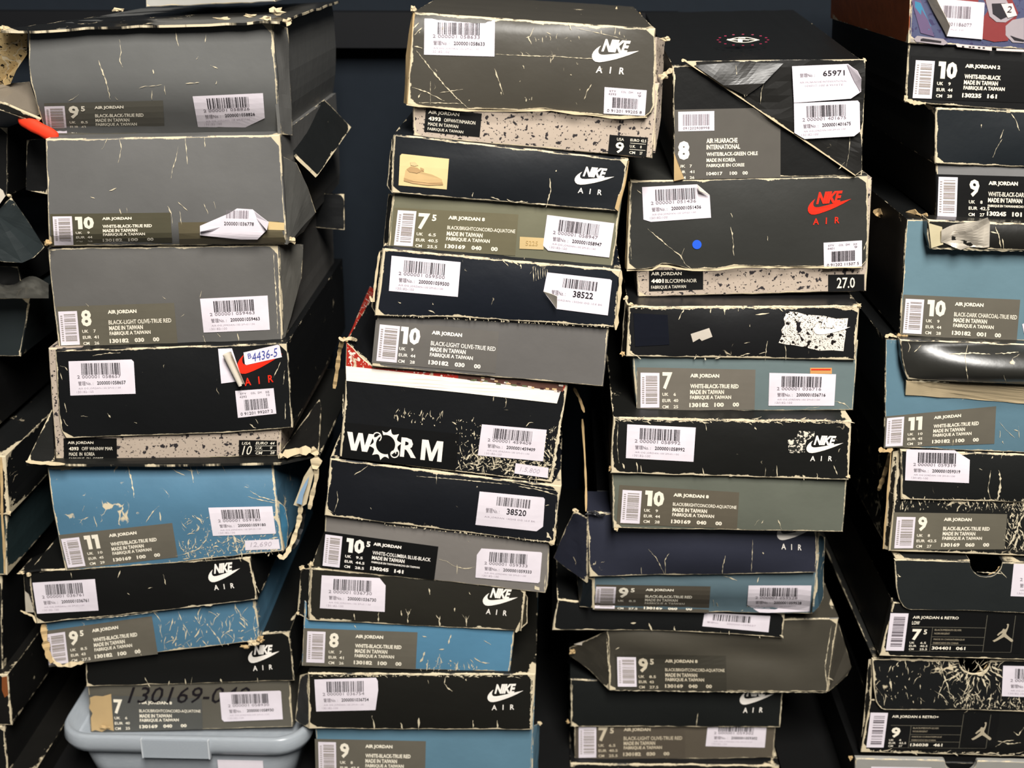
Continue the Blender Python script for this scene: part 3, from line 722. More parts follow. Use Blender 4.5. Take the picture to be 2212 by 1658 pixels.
# =================== second stack
# --- speckled tray with black lid, its sheen put into a greyer colour, white emblem
b = shoebox('creased black-lidded box, sheen in the lid colour, over speckled tray, size 9, top of second stack', 1150, 320, 0)
t = solid(b, 'tray', worn(SPECK, .7, 0, 0, .6, .2, FLK), quad=[(890, 180), (1425, 180), (1409, 342), (893, 296)], y=-.014, bulge=.001, depth=.30)
SHEENLID = worn((70, 66, 58), 1.3, .12, .5, .42, .45)
s = solid(b, 'lid', SHEENLID, T=[(893, 26), (1150, 44), (1416, 62)], R=[(1416, 62), (1416, 150), (1414, 236), (1395, 254)], B=[(878, 226), (940, 234), (1010, 238), (1060, 236), (1120, 240), (1180, 236), (1250, 246), (1330, 254), (1395, 254)], L=[(893, 26), (886, 120), (878, 226)], y=-.02, bulge=.004, nv=12, bendtop=(.8, .004))
scuffs(s, [[(899, 108), (930, 148), (965, 190), (990, 215), (1012, 234), 3], [(1070, 117), (1130, 120), (1200, 122), (1300, 128), 1.8], [(1068, 148), (1078, 175), (1088, 204), 2.4], [(1278, 182), (1268, 196), (1262, 215), 2.6], [(1140, 78), (1148, 95), 3], [(1153, 60), (1146, 78), (1136, 82), 2.4], [(1228, 48), (1234, 65), 3], [(1136, 112), (1148, 122), 2.5],
           [(890, 188), (920, 198), (960, 218), 2.6], [(930, 175), (930, 225), 1.6], [(905, 222), (950, 222), (1000, 224), 2], [(950, 200), (990, 194), (1000, 192), 1.8], [(895, 75), (912, 60), 2.5], [(895, 100), (912, 104), 3], [(1330, 55), (1328, 75)], [(1245, 60), (1310, 75), (1350, 85), 1.4], [(895, 60), (905, 50), 3], [(1180, 70), (1190, 75)], [(1250, 78), (1252, 85)], [(1172, 80), (1172, 92)]] + rlines([(900, 40), (1400, 70), (1390, 240), (900, 220)], 26, 9, (4, 12), (-2, -1)), 2, 9)
logo(b, s, [(1284, 80), (1384, 88), (1372, 163), (1274, 157)])
price_sticker(b, s, [(917, 40), (1069, 44), (1068, 122), (916, 118)], '2000001058633', None, 17)
style_sticker(b, s, [(1306, 188), (1397, 195), (1393, 250), (1304, 245)], '4393', '9', '0 91201 99205 8', 7)
speck_label(b, t, [(920, 234), (1041, 245), (1036, 296), (916, 284)], [('AIR JORDAN', .05, .6, .07, .25, .015), ('4393', .06, .28, .33, .5, .03), ('OFFWHT/NMARON', .34, .9, .35, .5, 0), ('MADE IN TAIWAN', .06, .6, .58, .72, 0), ('FABRIQUE A TAIWAN', .06, .7, .8, .94, 0)])
q = [(1317, 291), (1400, 297), (1396, 339), (1313, 332)]
def usa_label(b, t, q, size, eu, uk, cm):
    base = patch(b, t, q, KLAB, 'size_label', .0005, 2); p = Print(base, t, q, .0009)
    p.text('USA', .2, .38, .12, .27, CREAM, 'lettering', 0); p.text(size, .18, .4, .34, .92, CREAM, 'size_number', .02)
    for k, (a, c) in enumerate((('EURO', eu), ('U.K.', uk), ('CM', cm))):
        p.text(a, .55, .78 if k == 0 else .7, .12 + .32 * k, .26 + .32 * k, CREAM, 'lettering', .01); p.text(c, .82, .82 + .035 * len(c), .12 + .32 * k, .26 + .32 * k, CREAM, 'lettering', .01)
        if k < 2: p.rect(.55, .96, .34 + .32 * k, .36 + .32 * k, CREAM, 'rule')
    p.done()
usa_label(b, t, q, '9', '42.5', '8', '27')
poly3(b, 'lid_side', [(890, 28, -.016), (893, 26, -.02), (880, 226, -.02), (872, 222, -.008), (876, 120, -.008)], KRAFT, .0015, seed=3)
poly3(b, 'side_strip', [(1418, 80, -.012), (1436, 84, .01), (1428, 250, .01), (1416, 330, -.01)], worn(SPECK, .7, 0, 0, .6, .2, FLK), .002, seed=4)
ribbon(b, 'torn_edge', [(878, 226, -.023), (1010, 239, -.023), (1120, 240, -.024), (1180, 237, -.024), (1330, 255, -.023), (1398, 253, -.022)], .0016, FRAY, seed=12, jag=.7)
for i, (x, y_, rx, ry, yy) in enumerate(((1438, 84, 14, 8, -.02), (1430, 165, 16, 9, -.01), (1332, 28, 8, 14, .24), (1350, 46, 16, 6, .1), (1382, 38, 7, 16, .2), (892, 20, 9, 10, -.02))): crumple(b, 'torn_corner', x, y_, yy, rx, ry, FRAY if i != 4 else KRAFT, 40 + i)

# --- black lid, olive tray, size 7.5
b, s, t = twopart('black-lidded box with olive tray, size 7.5, and small sneaker picture sticker', [(851, 290), (1358, 345), (1336, 457), (846, 417)], [(849, 418), (1340, 456), (1322, 586), (838, 534)],
                  worn((22, 25, 29), .9), worn(OLIVE, .9, 0, .35), -.02, dict(bulge=.003), dict(bulge=.002), proud=.007)
scuffs(s, [[(1187, 385), (1190, 410), (1183, 435), (1180, 448), 2.6], [(1095, 430), (1110, 436), (1140, 436), 4], [(1155, 440), (1185, 442), 3], [(1022, 415), (1020, 425)], [(1060, 425), (1080, 432)], [(1200, 370), (1203, 368), 3], [(846, 300), (848, 340), (846, 400), 1.8]], 2, 10)
logo(b, s, [(1246, 356), (1330, 364), (1320, 424), (1237, 416)])
q = [(866, 333), (970, 343), (965, 409), (861, 400)]
base = patch(b, s, [(868, 332), (970, 343), (965, 409), (861, 400), (864, 336)], plain('yellowed_photo', (226, 200, 146), .4, .4), 'picture_sticker', .0006, 2)
p = Print(base, s, q, .001); SHM = plain('sepia_a', (206, 174, 124), .5); SHN = plain('sepia_b', (182, 148, 104), .5); SHL = plain('sepia_c', (212, 186, 138), .5)
p.poly([(.1, .8), (.12, .5), (.2, .38), (.38, .4), (.5, .52), (.68, .56), (.88, .68), (.92, .84), (.6, .9), (.3, .88)], SHM, 'sneaker_print')
p.done(); p = Print(base, s, q, .0013)
p.poly([(.14, .46), (.22, .36), (.36, .38), (.46, .48), (.36, .56), (.2, .54)], SHN, 'sneaker_print'); p.poly([(.2, .22), (.3, .2), (.38, .3), (.3, .34), (.22, .32)], SHL, 'sneaker_print')
p.poly([(.1, .74), (.3, .82), (.6, .84), (.9, .78), (.92, .86), (.6, .92), (.3, .9), (.1, .84)], SHN, 'sneaker_print'); p.poly([(.42, .36), (.5, .4), (.5, .48), (.44, .46)], SHN, 'sneaker_print')
p.done()
size_label(b, t, [(852, 448), (1120, 463), (1113, 552), (842, 535)], '7', '5', 'AIR JORDAN 8', ['BLACK/BRIGHTCONCORD-AQUATONE'] + TAIW, ['130169', '040', '00'], UKROW['75'], plain('olive_label_b', (108, 102, 80), .42, .35), seed=9, patch_uv=(.03, .18, .06, .93), num=(.2, .36), tx=.44)
price_sticker(b, t, [(1182, 464), (1327, 482), (1316, 556), (1172, 538)], '2000001058947', [(1182, 464), (1327, 482), (1316, 556), (1184, 541), (1173, 530)], 18, off=.0012)
q = [(1123, 511), (1176, 514), (1174, 539), (1122, 537)]; base = patch(b, t, q, TAN, 'price_tag', .0008, 1); p = Print(base, t, q, .0012); p.text('5225', .25, .75, .3, .7, plain('tan_ink', (190, 160, 104)), 'lettering', 0); p.done()
poly3(b, 'lid_side', [(849, 292, -0.0180), (851, 291, -0.0200), (846, 416, -0.0200), (836, 400, -0.0100), (842, 330, -0.0100)], worn((20, 22, 24), 2.5, .5), .0015, seed=4)
poly3(b, 'torn_flap', [(1345, 345, -0.0160), (1358, 347, -0.0180), (1350, 400, -0.0200), (1335, 456, -0.0230), (1328, 450, -0.0210), (1342, 400, -0.0180)], KRAFT, .0012, seed=6)
poly3(b, 'side_strip', [(839, 418, 0.0000), (848, 420, -0.0120), (838, 534, -0.0120), (828, 530, 0.0000)], worn((22, 24, 24), 1.4), .0015, seed=9)

# --- navy lid, grey tray, size 10
b, s, t = twopart('navy-lidded box with plain grey tray, size 10, sticker reading 38522', [(826, 536), (1342, 583), (1331, 708), (809, 682)], [(815, 683), (1316, 706), (1303, 835), (803, 791)],
                  worn((19, 23, 31), 1.5, .1, .5), worn((103, 100, 97), .7), -.026, dict(bulge=.003, B=[(809, 682), (1000, 688), (1180, 700), (1331, 712)]), dict(bulge=.002), proud=.007)
scuffs(s, rlines([(830, 672), (1320, 700), (1320, 708), (830, 682)], 60, 12, (2, 8), (-2.4, -.8), 'b') + [[(925, 670), (940, 676), 4], [(1000, 684), (1020, 686), 3.5], [(1075, 688), (1100, 692), 4], [(860, 652), (866, 655), 3], [(935, 654), (936, 658), 3]] +
       [[(1152 + 5 * k, 575 + k), (1153 + 5 * k, 608 - 2 * k), 1.6] for k in range(7)] + [[(1085, 560), (1098, 575), 3], [(1105, 562), (1120, 572), 3], [(1125, 570), (1126, 580), 3]], 2, 11)
price_sticker(b, s, [(846, 552), (995, 566), (989, 641), (840, 628)], '2000001059500', None, 19)
st = price_sticker(b, s, [(1178, 588), (1322, 605), (1313, 681), (1168, 664)], '38522', [(1182, 588), (1318, 603), (1322, 606), (1313, 681), (1202, 667), (1174, 629)], 20, short=True)
poly3(st, 'curled_corner', [(1174, 629, -.036), (1203, 640, -.044), (1202, 667, -.036)], PAPERB, .0004, seed=2, cuts=1)
size_label(b, t, [(812, 690), (1078, 716), (1070, 806), (803, 783)], '10', None, 'AIR JORDAN', ['BLACK-LIGHT OLIVE-TRUE RED'] + TAIW, ['130182', '030', '00'], UKROW['10'], plain('grey_label_c', (106, 102, 97), .42, .3), WHITE, seed=10, patch_uv=(.035, .2, .1, .95), num=(.21, .37))
poly3(b, 'lid_side', [(820, 542, .0), (828, 538, -.028), (812, 680, -.028), (802, 662, -.0), (806, 640, .0)], worn((20, 22, 26), 3.0, .2), .002, seed=2)
ribbon(b, 'torn_edge', [(820, 545, -.02), (812, 600, -.02), (806, 655, -.02), (799, 640, -.02)], .0022, FRAY, seed=13)
ribbon(b, 'torn_edge', [(1342, 585, -.03), (1338, 640, -.03), (1330, 712, -.03)], .003, FRAY, seed=14, jag=.6)

# --- box printed WORM
b = shoebox('black box with large white lettering and ring emblem, white stripe, red picture top', 960, 1010, .02)
s = solid(b, 'tray', worn((17, 18, 20), 1.6, .35, .5), T=[(748, 738), (760, 748), (780, 772), (806, 791), (990, 807), (1227, 830)], R=[(1227, 830), (1215, 900), (1192, 1042)], B=[(733, 986), (960, 1016), (1192, 1042)], L=[(748, 738), (745, 860), (733, 986)], y=-.012, bulge=.002, nv=14, shift=(.02, 0))
PIC = worn((172, 46, 34), .4, .9, 1.0, .35, .5, flecks=(232, 220, 206))
patch(b, s, [(749, 741), (760, 750), (780, 774), (806, 793), (990, 809), (1222, 832), (1215, 846), (748, 792)], PIC, 'picture_band', .0006, 5)
pb = patch(b, s, [(990, 808), (1218, 830), (1215, 846), (990, 818)], plain('picture_brown', (92, 62, 52), .5), 'picture_print', .0009, 2)
p = Print(pb, s, [(985, 800), (1216, 822), (1214, 846), (985, 818)], .0012)
for i in range(26): 
    rr = random.Random(i); u = rr.random(); v = .35 + .6 * rr.random(); p.rect(u, u + .02 + .03 * rr.random(), v, v + .16, plain('pic%d' % (i % 4), [(206, 176, 130), (96, 104, 74), (60, 36, 34), (226, 210, 196)][i % 4]), 'picture_detail')
p.done()
patch(b, s, [(747, 790), (980, 816), (1211, 845), (1203, 871), (1000, 848), (748, 822)], plain('white_stripe', (246, 238, 226), .5), 'white_stripe', .001, 3)
tf = poly3(b, 'top_picture', [(749, 738, -.0115), (782, 660, .12), (800, 618, .2), (822, 640, .2), (800, 700, .1), (786, 776, -.0115)], PIC, .0012, seed=7)
wl = [(744, 912), (992, 937), (984, 1016), (738, 988)]
base = patch(b, s, wl, KLAB, 'name_label', .0006, 2); p = Print(base, s, wl, .001)
for (u0, u1, v0, v1, pts) in ((.03, .265, .25, .76, [(0, 0), (.2, 0), (.31, .68), (.42, 0), (.58, 0), (.69, .68), (.8, 0), (1, 0), (.8, 1), (.6, 1), (.5, .38), (.4, 1), (.2, 1)]),
                            (.685, .87, .25, .81, [(0, 1), (0, 0), (.3, 0), (.5, .62), (.7, 0), (1, 0), (1, 1), (.79, 1), (.79, .32), (.58, 1), (.42, 1), (.21, .32), (.21, 1)])):
    p.poly([(u0 + (u1 - u0) * a_, v0 + (v1 - v0) * c_) for a_, c_ in pts], WHITE, 'lettering')
p.text('R', .505, .645, .25, .785, WHITE, 'lettering', .03)
# winged ring between W and R
def ringpt(r, a): return (.372 + r * math.cos(a) * .31, .5 + r * math.sin(a))
for (a_0, a_1) in ((-1.9, .95), (1.25, 4.1)):
    n = 40; prof = []
    for k in range(n + 1):
        a = a_0 + (a_1 - a_0) * k / n; t_ = (k / n * 5) % 1.0
        env = math.sin(math.pi * min(1, .12 + k / n * .88)) ** .6
        prof.append((a, .3 + (.05 + .13 * abs(2 * t_ - 1) ** 2.2) * env))
    for k in range(n):
        (a0, r0), (a1, r1) = prof[k], prof[k + 1]
        p.poly([ringpt(.27, a0), ringpt(r0, a0), ringpt(r1, a1), ringpt(.27, a1)], WHITE, 'ring_emblem')
for (cu, cv, sg) in ((.288, .3, 1), (.452, .72, -1)):
    for k in range(16):
        a0 = sg * k * .45; a1 = sg * (k + 1) * .45; r0 = .03 + .007 * k * .9; 
        f = lambda r, a: (cu + r * math.cos(a) * .31, cv + r * math.sin(a))
        p.poly([f(r0, a0), f(r0 + .03, a0), f(r0 + .033, a1), f(r0 + .003, a1)], WHITE, 'ring_emblem')
p.done()
scuffs(s, [[(744, 918), (738, 985), 3.5], [(742, 850), (741, 900), 3]] + rlines([(995, 975), (1190, 1000), (1185, 1036), (990, 1010)], 190, 15, (4, 22), (-3, 3)) + rlines([(985, 900), (1040, 905), (1035, 990), (985, 985)], 34, 16, (3, 12), (-3, 3)) + rlines([(855, 885), (960, 895), (960, 925), (850, 910)], 22, 17, (4, 16), (-2, -1)) +
       rlines([(1175, 925), (1208, 925), (1198, 1030), (1172, 1030)], 40, 18, (4, 20), (-2.6, -1)) + [[(1215, 880), (1208, 930), (1198, 990), (1192, 1038), 7], [(1136, 920), (1144, 912), (1152, 912), 3]], 2.2, 12)
price_sticker(b, s, [(1041, 916), (1181, 928), (1173, 996), (1032, 983)], '2000001459409', None, 21, off=.0012)
q = [(1114, 1000), (1185, 1010), (1183, 1032), (1111, 1022)]; base = patch(b, s, q, PAPER, 'price_tag', .0012, 1); p = Print(base, s, q, .0016); p.text('1.5,800', .15, .75, .25, .75, INKF, 'handwriting', 0, .2); p.done()
ribbon(b, 'torn_strip', [(750, 735, -0.0140), (740, 732, -0.0120), (733, 760, -0.0020), (728, 800, 0.0030), (722, 838, 0.0080)], .0035, KRAFT, seed=15)
ribbon(b, 'torn_edge', [(732, 728, -0.0120), (740, 735, -0.0160), (756, 730, -0.0120), (772, 735, -0.0020)], .003, FRAY, seed=16)
ribbon(b, 'torn_strip', [(1240, 838, 0.0080), (1252, 860, 0.0180), (1262, 890, 0.0180)], .0025, KRAFT, seed=17)

# --- black lid, grey tray, size 10.5
b, s, t = twopart('black-lidded box with black label on grey tray, size 10.5, sticker reading 38520', [(713, 990), (1213, 1049), (1197, 1174), (701, 1113)], [(703, 1115), (1188, 1170), (1178, 1281), (695, 1224)],
                  worn((17, 19, 24), 1.5, .15, .5), worn((120, 115, 110), .7), -.012, dict(bulge=.003), dict(bulge=.002, R=[(1190, 1132), (1186, 1200), (1184, 1262), (1178, 1281)], T=[(707, 1076), (1190, 1132)]), proud=.008)
scuffs(s, [[(795, 1005), (782, 1015), (765, 1025), 2], [(943, 1022), (943, 1045), 2.2], [(728, 1060), (730, 1080), (722, 1105), 1.6], [(708, 1100), (720, 1108), 2.4], [(900, 1028), (1000, 1036), (1100, 1046), 1.6], [(1120, 1050), (1160, 1056), (1205, 1070), 2.4], [(1100, 1040), (1150, 1050), (1208, 1060), 2.4], [(1180, 1150), (1190, 1165), 6], [(1195, 1140), (1200, 1158), 4], [(1202, 1085), (1200, 1130), 3], [(1178, 1092), (1186, 1090), 2.4], [(800, 1096), (802, 1100), 3], [(1030, 1050), (1032, 1052), 3]] +
       rlines([(830, 1132), (1180, 1170), (1180, 1172), (830, 1134)], 44, 20, (2, 7), (-2.4, -.8), 'b') + rlines([(720, 1112), (800, 1124), (800, 1126), (720, 1114)], 10, 21, (2, 7), (-2.4, -.8), 'b'), 2, 13)
price_sticker(b, s, [(1036, 1061), (1176, 1075), (1168, 1147), (1027, 1133)], '38520', [(1036, 1061), (1174, 1074), (1177, 1078), (1173, 1137), (1159, 1147), (1027, 1133)], 22, short=True)
size_label(b, t, [(701, 1147), (947, 1180), (938, 1252), (694, 1224)], '10', '5', 'AIR JORDAN', ['WHITE-COLUMBIA BLUE-BLACK', 'MADE IN TAIWAN', 'FABRIQUE EN TAIWAN/HECHO EN TAIWAN'], ['130245', '141'], UKROW['105'], KLAB, WHITE, seed=12, patch_uv=(.01, .16, .08, .96), num=(.2, .36), tx=.435, small3=True)
price_sticker(b, t, [(1032, 1184), (1171, 1193), (1166, 1259), (1027, 1247)], '2000001059333', [(1040, 1184), (1168, 1192), (1171, 1194), (1166, 1256), (1162, 1259), (1027, 1247), (1030, 1198)], 23, off=.0012)
scuffs(t, [[(948, 1207), (965, 1212), (980, 1222), (1005, 1228), (1025, 1224), 2.2], [(987, 1218), (987, 1240), 1.8], [(1155, 1265), (1165, 1275), 7], [(1178, 1240), (1176, 1275), 3], [(1010, 1168), (1013, 1170), 2.5]], 2, 14)
ribbon(b, 'torn_edge', [(1199, 1140, -.012), (1196, 1160, -.012), (1190, 1178, -.012)], .004, FRAY, seed=18, jag=.6)

# --- charcoal lid, blue tray, size 8
b, s, t = twopart('charcoal-lidded box with bright blue tray, size 8, second stack from left', [(671, 1226), (1137, 1268), (1126, 1363), (667, 1340)], [(656, 1338), (1112, 1360), (1101, 1452), (652, 1438)],
                  worn((38, 36, 30), 1.1, 0, .4), worn((84, 130, 158), 1.0, .25, .4), -.002, dict(bulge=.002), dict(bulge=.003), proud=.006)
scuffs(s, [[(765, 1325), (767, 1338), 3], [(818, 1322), (817, 1342), 3], [(866, 1318), (868, 1330), 3], [(882, 1318), (880, 1345), 4], [(876, 1315), (881, 1326), 2], [(888, 1315), (882, 1328), 2], [(950, 1330), (949, 1352), 4], [(942, 1328), (950, 1338), 2], [(1006, 1330), (1007, 1352), 4], [(998, 1326), (1006, 1338), 2], [(1014, 1328), (1007, 1340), 2], [(1030, 1352), (1042, 1355), 5], [(927, 1270), (928, 1284), 3], [(1014, 1278), (1016, 1284), 3], [(982, 1312), (983, 1320), 3], [(690, 1336), (760, 1340), 3], [(668, 1235), (667, 1335), 2.5]], 2, 15)
logo(b, s, [(1046, 1266), (1122, 1272), (1112, 1332), (1040, 1325)])
price_sticker(b, s, [(695, 1242), (834, 1249), (831, 1321), (691, 1313)], '2000001036730', [(695, 1242), (820, 1248), (833, 1264), (831, 1321), (691, 1313)], 24)
size_label(b, t, [(657, 1356), (902, 1365), (898, 1445), (654, 1436)], '8', None, 'AIR JORDAN', ['WHITE-BLACK-TRUE RED'] + TAIW, ['130182', '100', '00'], UKROW['8'], seed=13, patch_uv=(.03, .19, .08, .92), num=(.225, .37), tx=.455)
scuffs(t, [[(975, 1370), (968, 1390), 4], [(948, 1403), (960, 1402), 3], [(918, 1408), (908, 1430), 5], [(1045, 1382), (1060, 1392), 2.6], [(1024, 1420), (1040, 1430), (1058, 1432), 2.4], [(924, 1425), (922, 1448), 4], [(950, 1412), (942, 1440), 4], [(972, 1425), (976, 1428), 3], [(988, 1432), (985, 1448), 5], [(765, 1350), (770, 1357), 2], [(912, 1373), (922, 1375), 2]] + rlines([(905, 1425), (1030, 1435), (1030, 1450), (905, 1450)], 24, 22, (4, 16), (-2, -1)), 2.2, 16)
poly3(b, 'lid_side', [(650, 1230, 0.0080), (671, 1226, 0.0000), (668, 1339, 0.0000), (642, 1325, 0.0130), (646, 1280, 0.0130)], worn((26, 25, 22), 1.8), .002, seed=5)
for i, (x, y_, rx, ry) in enumerate(((652, 1226, 9, 9), (672, 1220, 10, 12), (643, 1324, 7, 5))): crumple(b, 'torn_corner', x, y_, .004, rx, ry, FRAY, 60 + i)
poly3(b, 'side_flap', [(1128, 1268, 0.0000), (1140, 1290, 0.0080), (1139, 1345, 0.0040), (1116, 1366, -0.0040), (1126, 1335, -0.0020)], worn((44, 40, 30), 2.2), .002, seed=8)

# --- black lid, blue tray, size 9, foot of the stack
b, s, t = twopart('black-lidded box with blue tray, size 9, lowest in second stack', [(665, 1453), (1157, 1455), (1149, 1576), (667, 1574)], [(681, 1574), (1152, 1572), (1146, 1700), (690, 1700)],
                  worn((24, 23, 19), 1.3, 0, .35), worn((94, 128, 146), .7), -.002, dict(bulge=.002), dict(bulge=.001, floor=True), proud=.012)
scuffs(s, [[(803, 1545), (807, 1560), (809, 1575), 3], [(866, 1560), (869, 1575), 3], [(905, 1550), (905, 1576), 4], [(1022, 1555), (1022, 1576), 3.5], [(1074, 1555), (1075, 1572), 3], [(962, 1462), (960, 1475), (968, 1486), (977, 1493), 2.8], [(924, 1468), (926, 1476), 2], [(1005, 1467), (1008, 1469), 4], [(1148, 1460), (1146, 1570), 2.4], [(667, 1470), (668, 1560), 2]] + rlines([(670, 1456), (1150, 1458), (1150, 1462), (670, 1460)], 60, 24, (4, 14), (-.2, .2)), 2.2, 17)
logo(b, s, [(1054, 1476), (1131, 1474), (1130, 1532), (1052, 1534)])
price_sticker(b, s, [(679, 1466), (815, 1463), (815, 1534), (683, 1536)], '2000001036754', [(679, 1467), (812, 1463), (816, 1470), (817, 1490), (811, 1533), (683, 1536)], 25)
size_label(b, t, [(680, 1595), (920, 1600), (918, 1680), (682, 1676)], '9', None, 'AIR JORDAN', ['WHITE-BLACK-TRUE RED'] + TAIW, ['130182', '100', '00'], UKROW['9'], seed=14, patch_uv=(.03, .19, .08, .92), num=(.225, .37), tx=.455)
poly3(b, 'lid_side', [(648, 1458, 0.0100), (665, 1454, 0.0000), (668, 1573, 0.0000), (638, 1555, 0.0180)], worn((26, 25, 22), 1.6), .002, seed=5)
poly3(b, 'side_panel', [(1152, 1568, 0.0120), (1166, 1562, 0.0480), (1162, 1690, 0.0480), (1150, 1700, 0.0120)], worn((96, 138, 160), .8), .002, seed=5)
crumple(b, 'torn_corner', 1166, 1562, .028, 7, 6, FRAY, 70)
# =================== third stack
# --- black box with folded triangular lid flap
b = shoebox('black box with diagonally folded lid flap and size 8 label, top of third stack', 1660, 380, .03)
DK = worn((19, 19, 18), .9, 0, .35, .42, .45)
s = solid(b, 'tray', DK, quad=[(1452, 141), (1868, 134), (1862, 380), (1456, 388)], y=.03, bulge=0, amp=.0003, depth=.36, shift=(0, .065))
FL = worn((32, 31, 29), 1.0, .1, .3, .3, .6)
poly3(b, 'lid_flap', [(1481, 132, .026), (1640, 130, .026), (1869, 128, .026), (1868, 200, .026), (1862, 300, .026), (1862, 368, .026), (1848, 379, .026), (1660, 251, .026)], FL, .0018, cuts=6, rough=.0022, seed=4)
ribbon(b, 'flap_edge', [(1481, 133, .0245), (1560, 184, .0245), (1660, 252, .0245), (1760, 318, .0245), (1848, 379, .0245)], .0011, FRAY, .0004, seed=4, jag=.5)
poly3(b, 'crumpled_fold', [(1500, 141, .0245), (1600, 134, .0245), (1692, 137, .0245), (1650, 180, .0205), (1612, 207, .0225), (1562, 184, .021)], worn((38, 36, 33), .2, .1, .3, .42, .6), .001, cuts=4, rough=.0016, seed=12)
fs = Surf(.0232)
fs.obj = b
for i, pl in enumerate(([(1590, 140), (1592, 168), (1602, 190), (1610, 210)], [(1635, 178), (1622, 195), (1612, 208)], [(1655, 165), (1645, 195), (1642, 225)], [(1836, 295), (1834, 330), (1828, 360)], [(1825, 350), (1812, 365), 2])):
    scuffs(fs, [pl], 1.5, i, 'crease')
price_sticker(b, fs, [(1712, 214 - 80), (1858, 132), (1860, 216), (1716, 222)], '65971', [(1711, 143), (1832, 138), (1850, 152), (1860, 168), (1860, 198), (1838, 213), (1715, 222)], 31, short=True) if False else None
st = patch(b, fs, [(1711, 143), (1832, 138), (1850, 152), (1860, 168), (1860, 198), (1838, 213), (1715, 222)], PAPER, 'price_sticker', .0007)
p = Print(st, fs, [(1711, 143), (1858, 138), (1860, 216), (1715, 222)], .0012)
p.text('管理No. :', .11, .33, .2, .31, INKG, 'lettering', 0); p.text('65971', .45, .77, .15, .3, INK, 'lettering', .01); p.text('AIR HUARACHE INTERNATIONAL', .1, .8, .42, .47, INKF, 'lettering', 0); p.text('104017-100 8 WHITE', .18, .74, .52, .57, INKF, 'lettering', 0); p.done()
poly3(st, 'curled_corner', [(1830, 138, .0215), (1852, 153, .016), (1860, 170, .015), (1858, 198, .0215), (1846, 178, .0215)], PAPER, .0004, cuts=1, seed=1)
price_sticker(b, fs, [(1715, 223), (1857, 217), (1858, 290), (1718, 300)], '2000001401675', [(1715, 223), (1853, 217), (1857, 222), (1858, 284), (1845, 294), (1738, 300), (1716, 287)], 32)
q = [(1457, 237), (1686, 232), (1686, 383), (1458, 388)]
base = patch(b, s, q, plain('huar_label', (90, 86, 80), .45, .3), 'size_label', .0005); p = Print(base, s, q, .0009)
p.rect(.035, .375, .03, .31, PAPER, 'barcode_patch'); p.text('8', .03, .14, .45, .72, WHITE, 'size_number', .06)
for k, (a, c) in enumerate((('UK', '7'), ('EUR', '41'), ('CM', '26'))): p.text(a, .03, .1, .79 + .082 * k, .83 + .082 * k, CREAM, 'lettering', .02); p.text(c, .14, .14 + .022 * len(c), .79 + .082 * k, .83 + .082 * k, CREAM, 'lettering', .02)
for t_, v, h in (('AIR HUARACHE', .42, .07), ('INTERNATIONAL', .51, .07), ('WHITE/BLACK-GREEN CHILE', .62, .055), ('MADE IN KOREA', .705, .055), ('FABRIQUE EN COREE', .785, .055)): p.text(t_, .3, .3 + .0245 * len(t_) * (1 if h > .06 else .86), v, v + h, CREAM, 'lettering', .03)
p.text('104017', .3, .45, .9, .95, CREAM, 'lettering', .03); p.text('100', .52, .59, .9, .95, CREAM, 'lettering', .03); p.text('00', .64, .69, .9, .95, CREAM, 'lettering', .03); p.done()
p = Print(base, s, q, .0012); p.bars(.08, .33, .07, .23, 26, 33, INKG); p.text('091202908998', .08, .33, .25, .285, INKG, 'barcode_digits', 0); p.done()
poly3(b, 'torn_flap', [(1456, 330, .027), (1464, 350, .026), (1478, 386, .026), (1456, 391, .027)], KRAFT, .0012, seed=3)
crumple(b, 'torn_corner', 1478, 131, .026, 8, 5, FRAY, 80); crumple(b, 'torn_corner', 1866, 130, .03, 9, 7, FRAY, 81)
ribbon(b, 'torn_edge', [(1425, 172, .03), (1436, 160, .03), (1452, 150, .028)], .004, FRAY, seed=21)
# emblem printed on the lid top
ztop = P(1660, 134, .03).z
def ontop(px, py, off=.0012):
    z = ztop
    for _ in range(6):
        pt = PZ(px, py, z); z = ztop + .065 * (pt.y - .03) + off
    return pt
V = []; Fc = []
for k in range(24):
    a0, a1 = k / 24 * 6.2832, (k + 1) / 24 * 6.2832; n = len(V)
    for (r, a) in ((1, a0), (1, a1), (.82, a1), (.82, a0)): V.append(ontop(1605 + 36 * r * math.cos(a) * (1 - .25 * abs(math.sin(2 * a))), 86 + 6 * r * math.sin(a)))
    Fc.append([n, n + 1, n + 2, n + 3])
for (x0, x1, y0, y1) in ((1596, 1610, 80, 83), (1600, 1618, 84, 87), (1594, 1604, 83, 91), (1571, 1596, 84, 87), (1618, 1640, 85, 87)):
    n = len(V); V += [ontop(x0, y0), ontop(x1, y0 + 1), ontop(x1, y1), ontop(x0, y1 - 1)]; Fc.append([n, n + 1, n + 2, n + 3])
mk('top_emblem', V, Fc, CREAM, b)
V = []; Fc = []
for k in range(16):
    a = k / 16 * 6.2832; cx, cy = 1605 + 54 * math.cos(a), 86 + 12 * math.sin(a); n = len(V)
    V += [ontop(cx - 2.5, cy - .8), ontop(cx + 2.5, cy - .8), ontop(cx + 2.5, cy + .8), ontop(cx - 2.5, cy + .8)]; Fc.append([n, n + 1, n + 2, n + 3])
mk('top_emblem_dots', V, Fc, plain('pink_print', (150, 40, 70)), b)

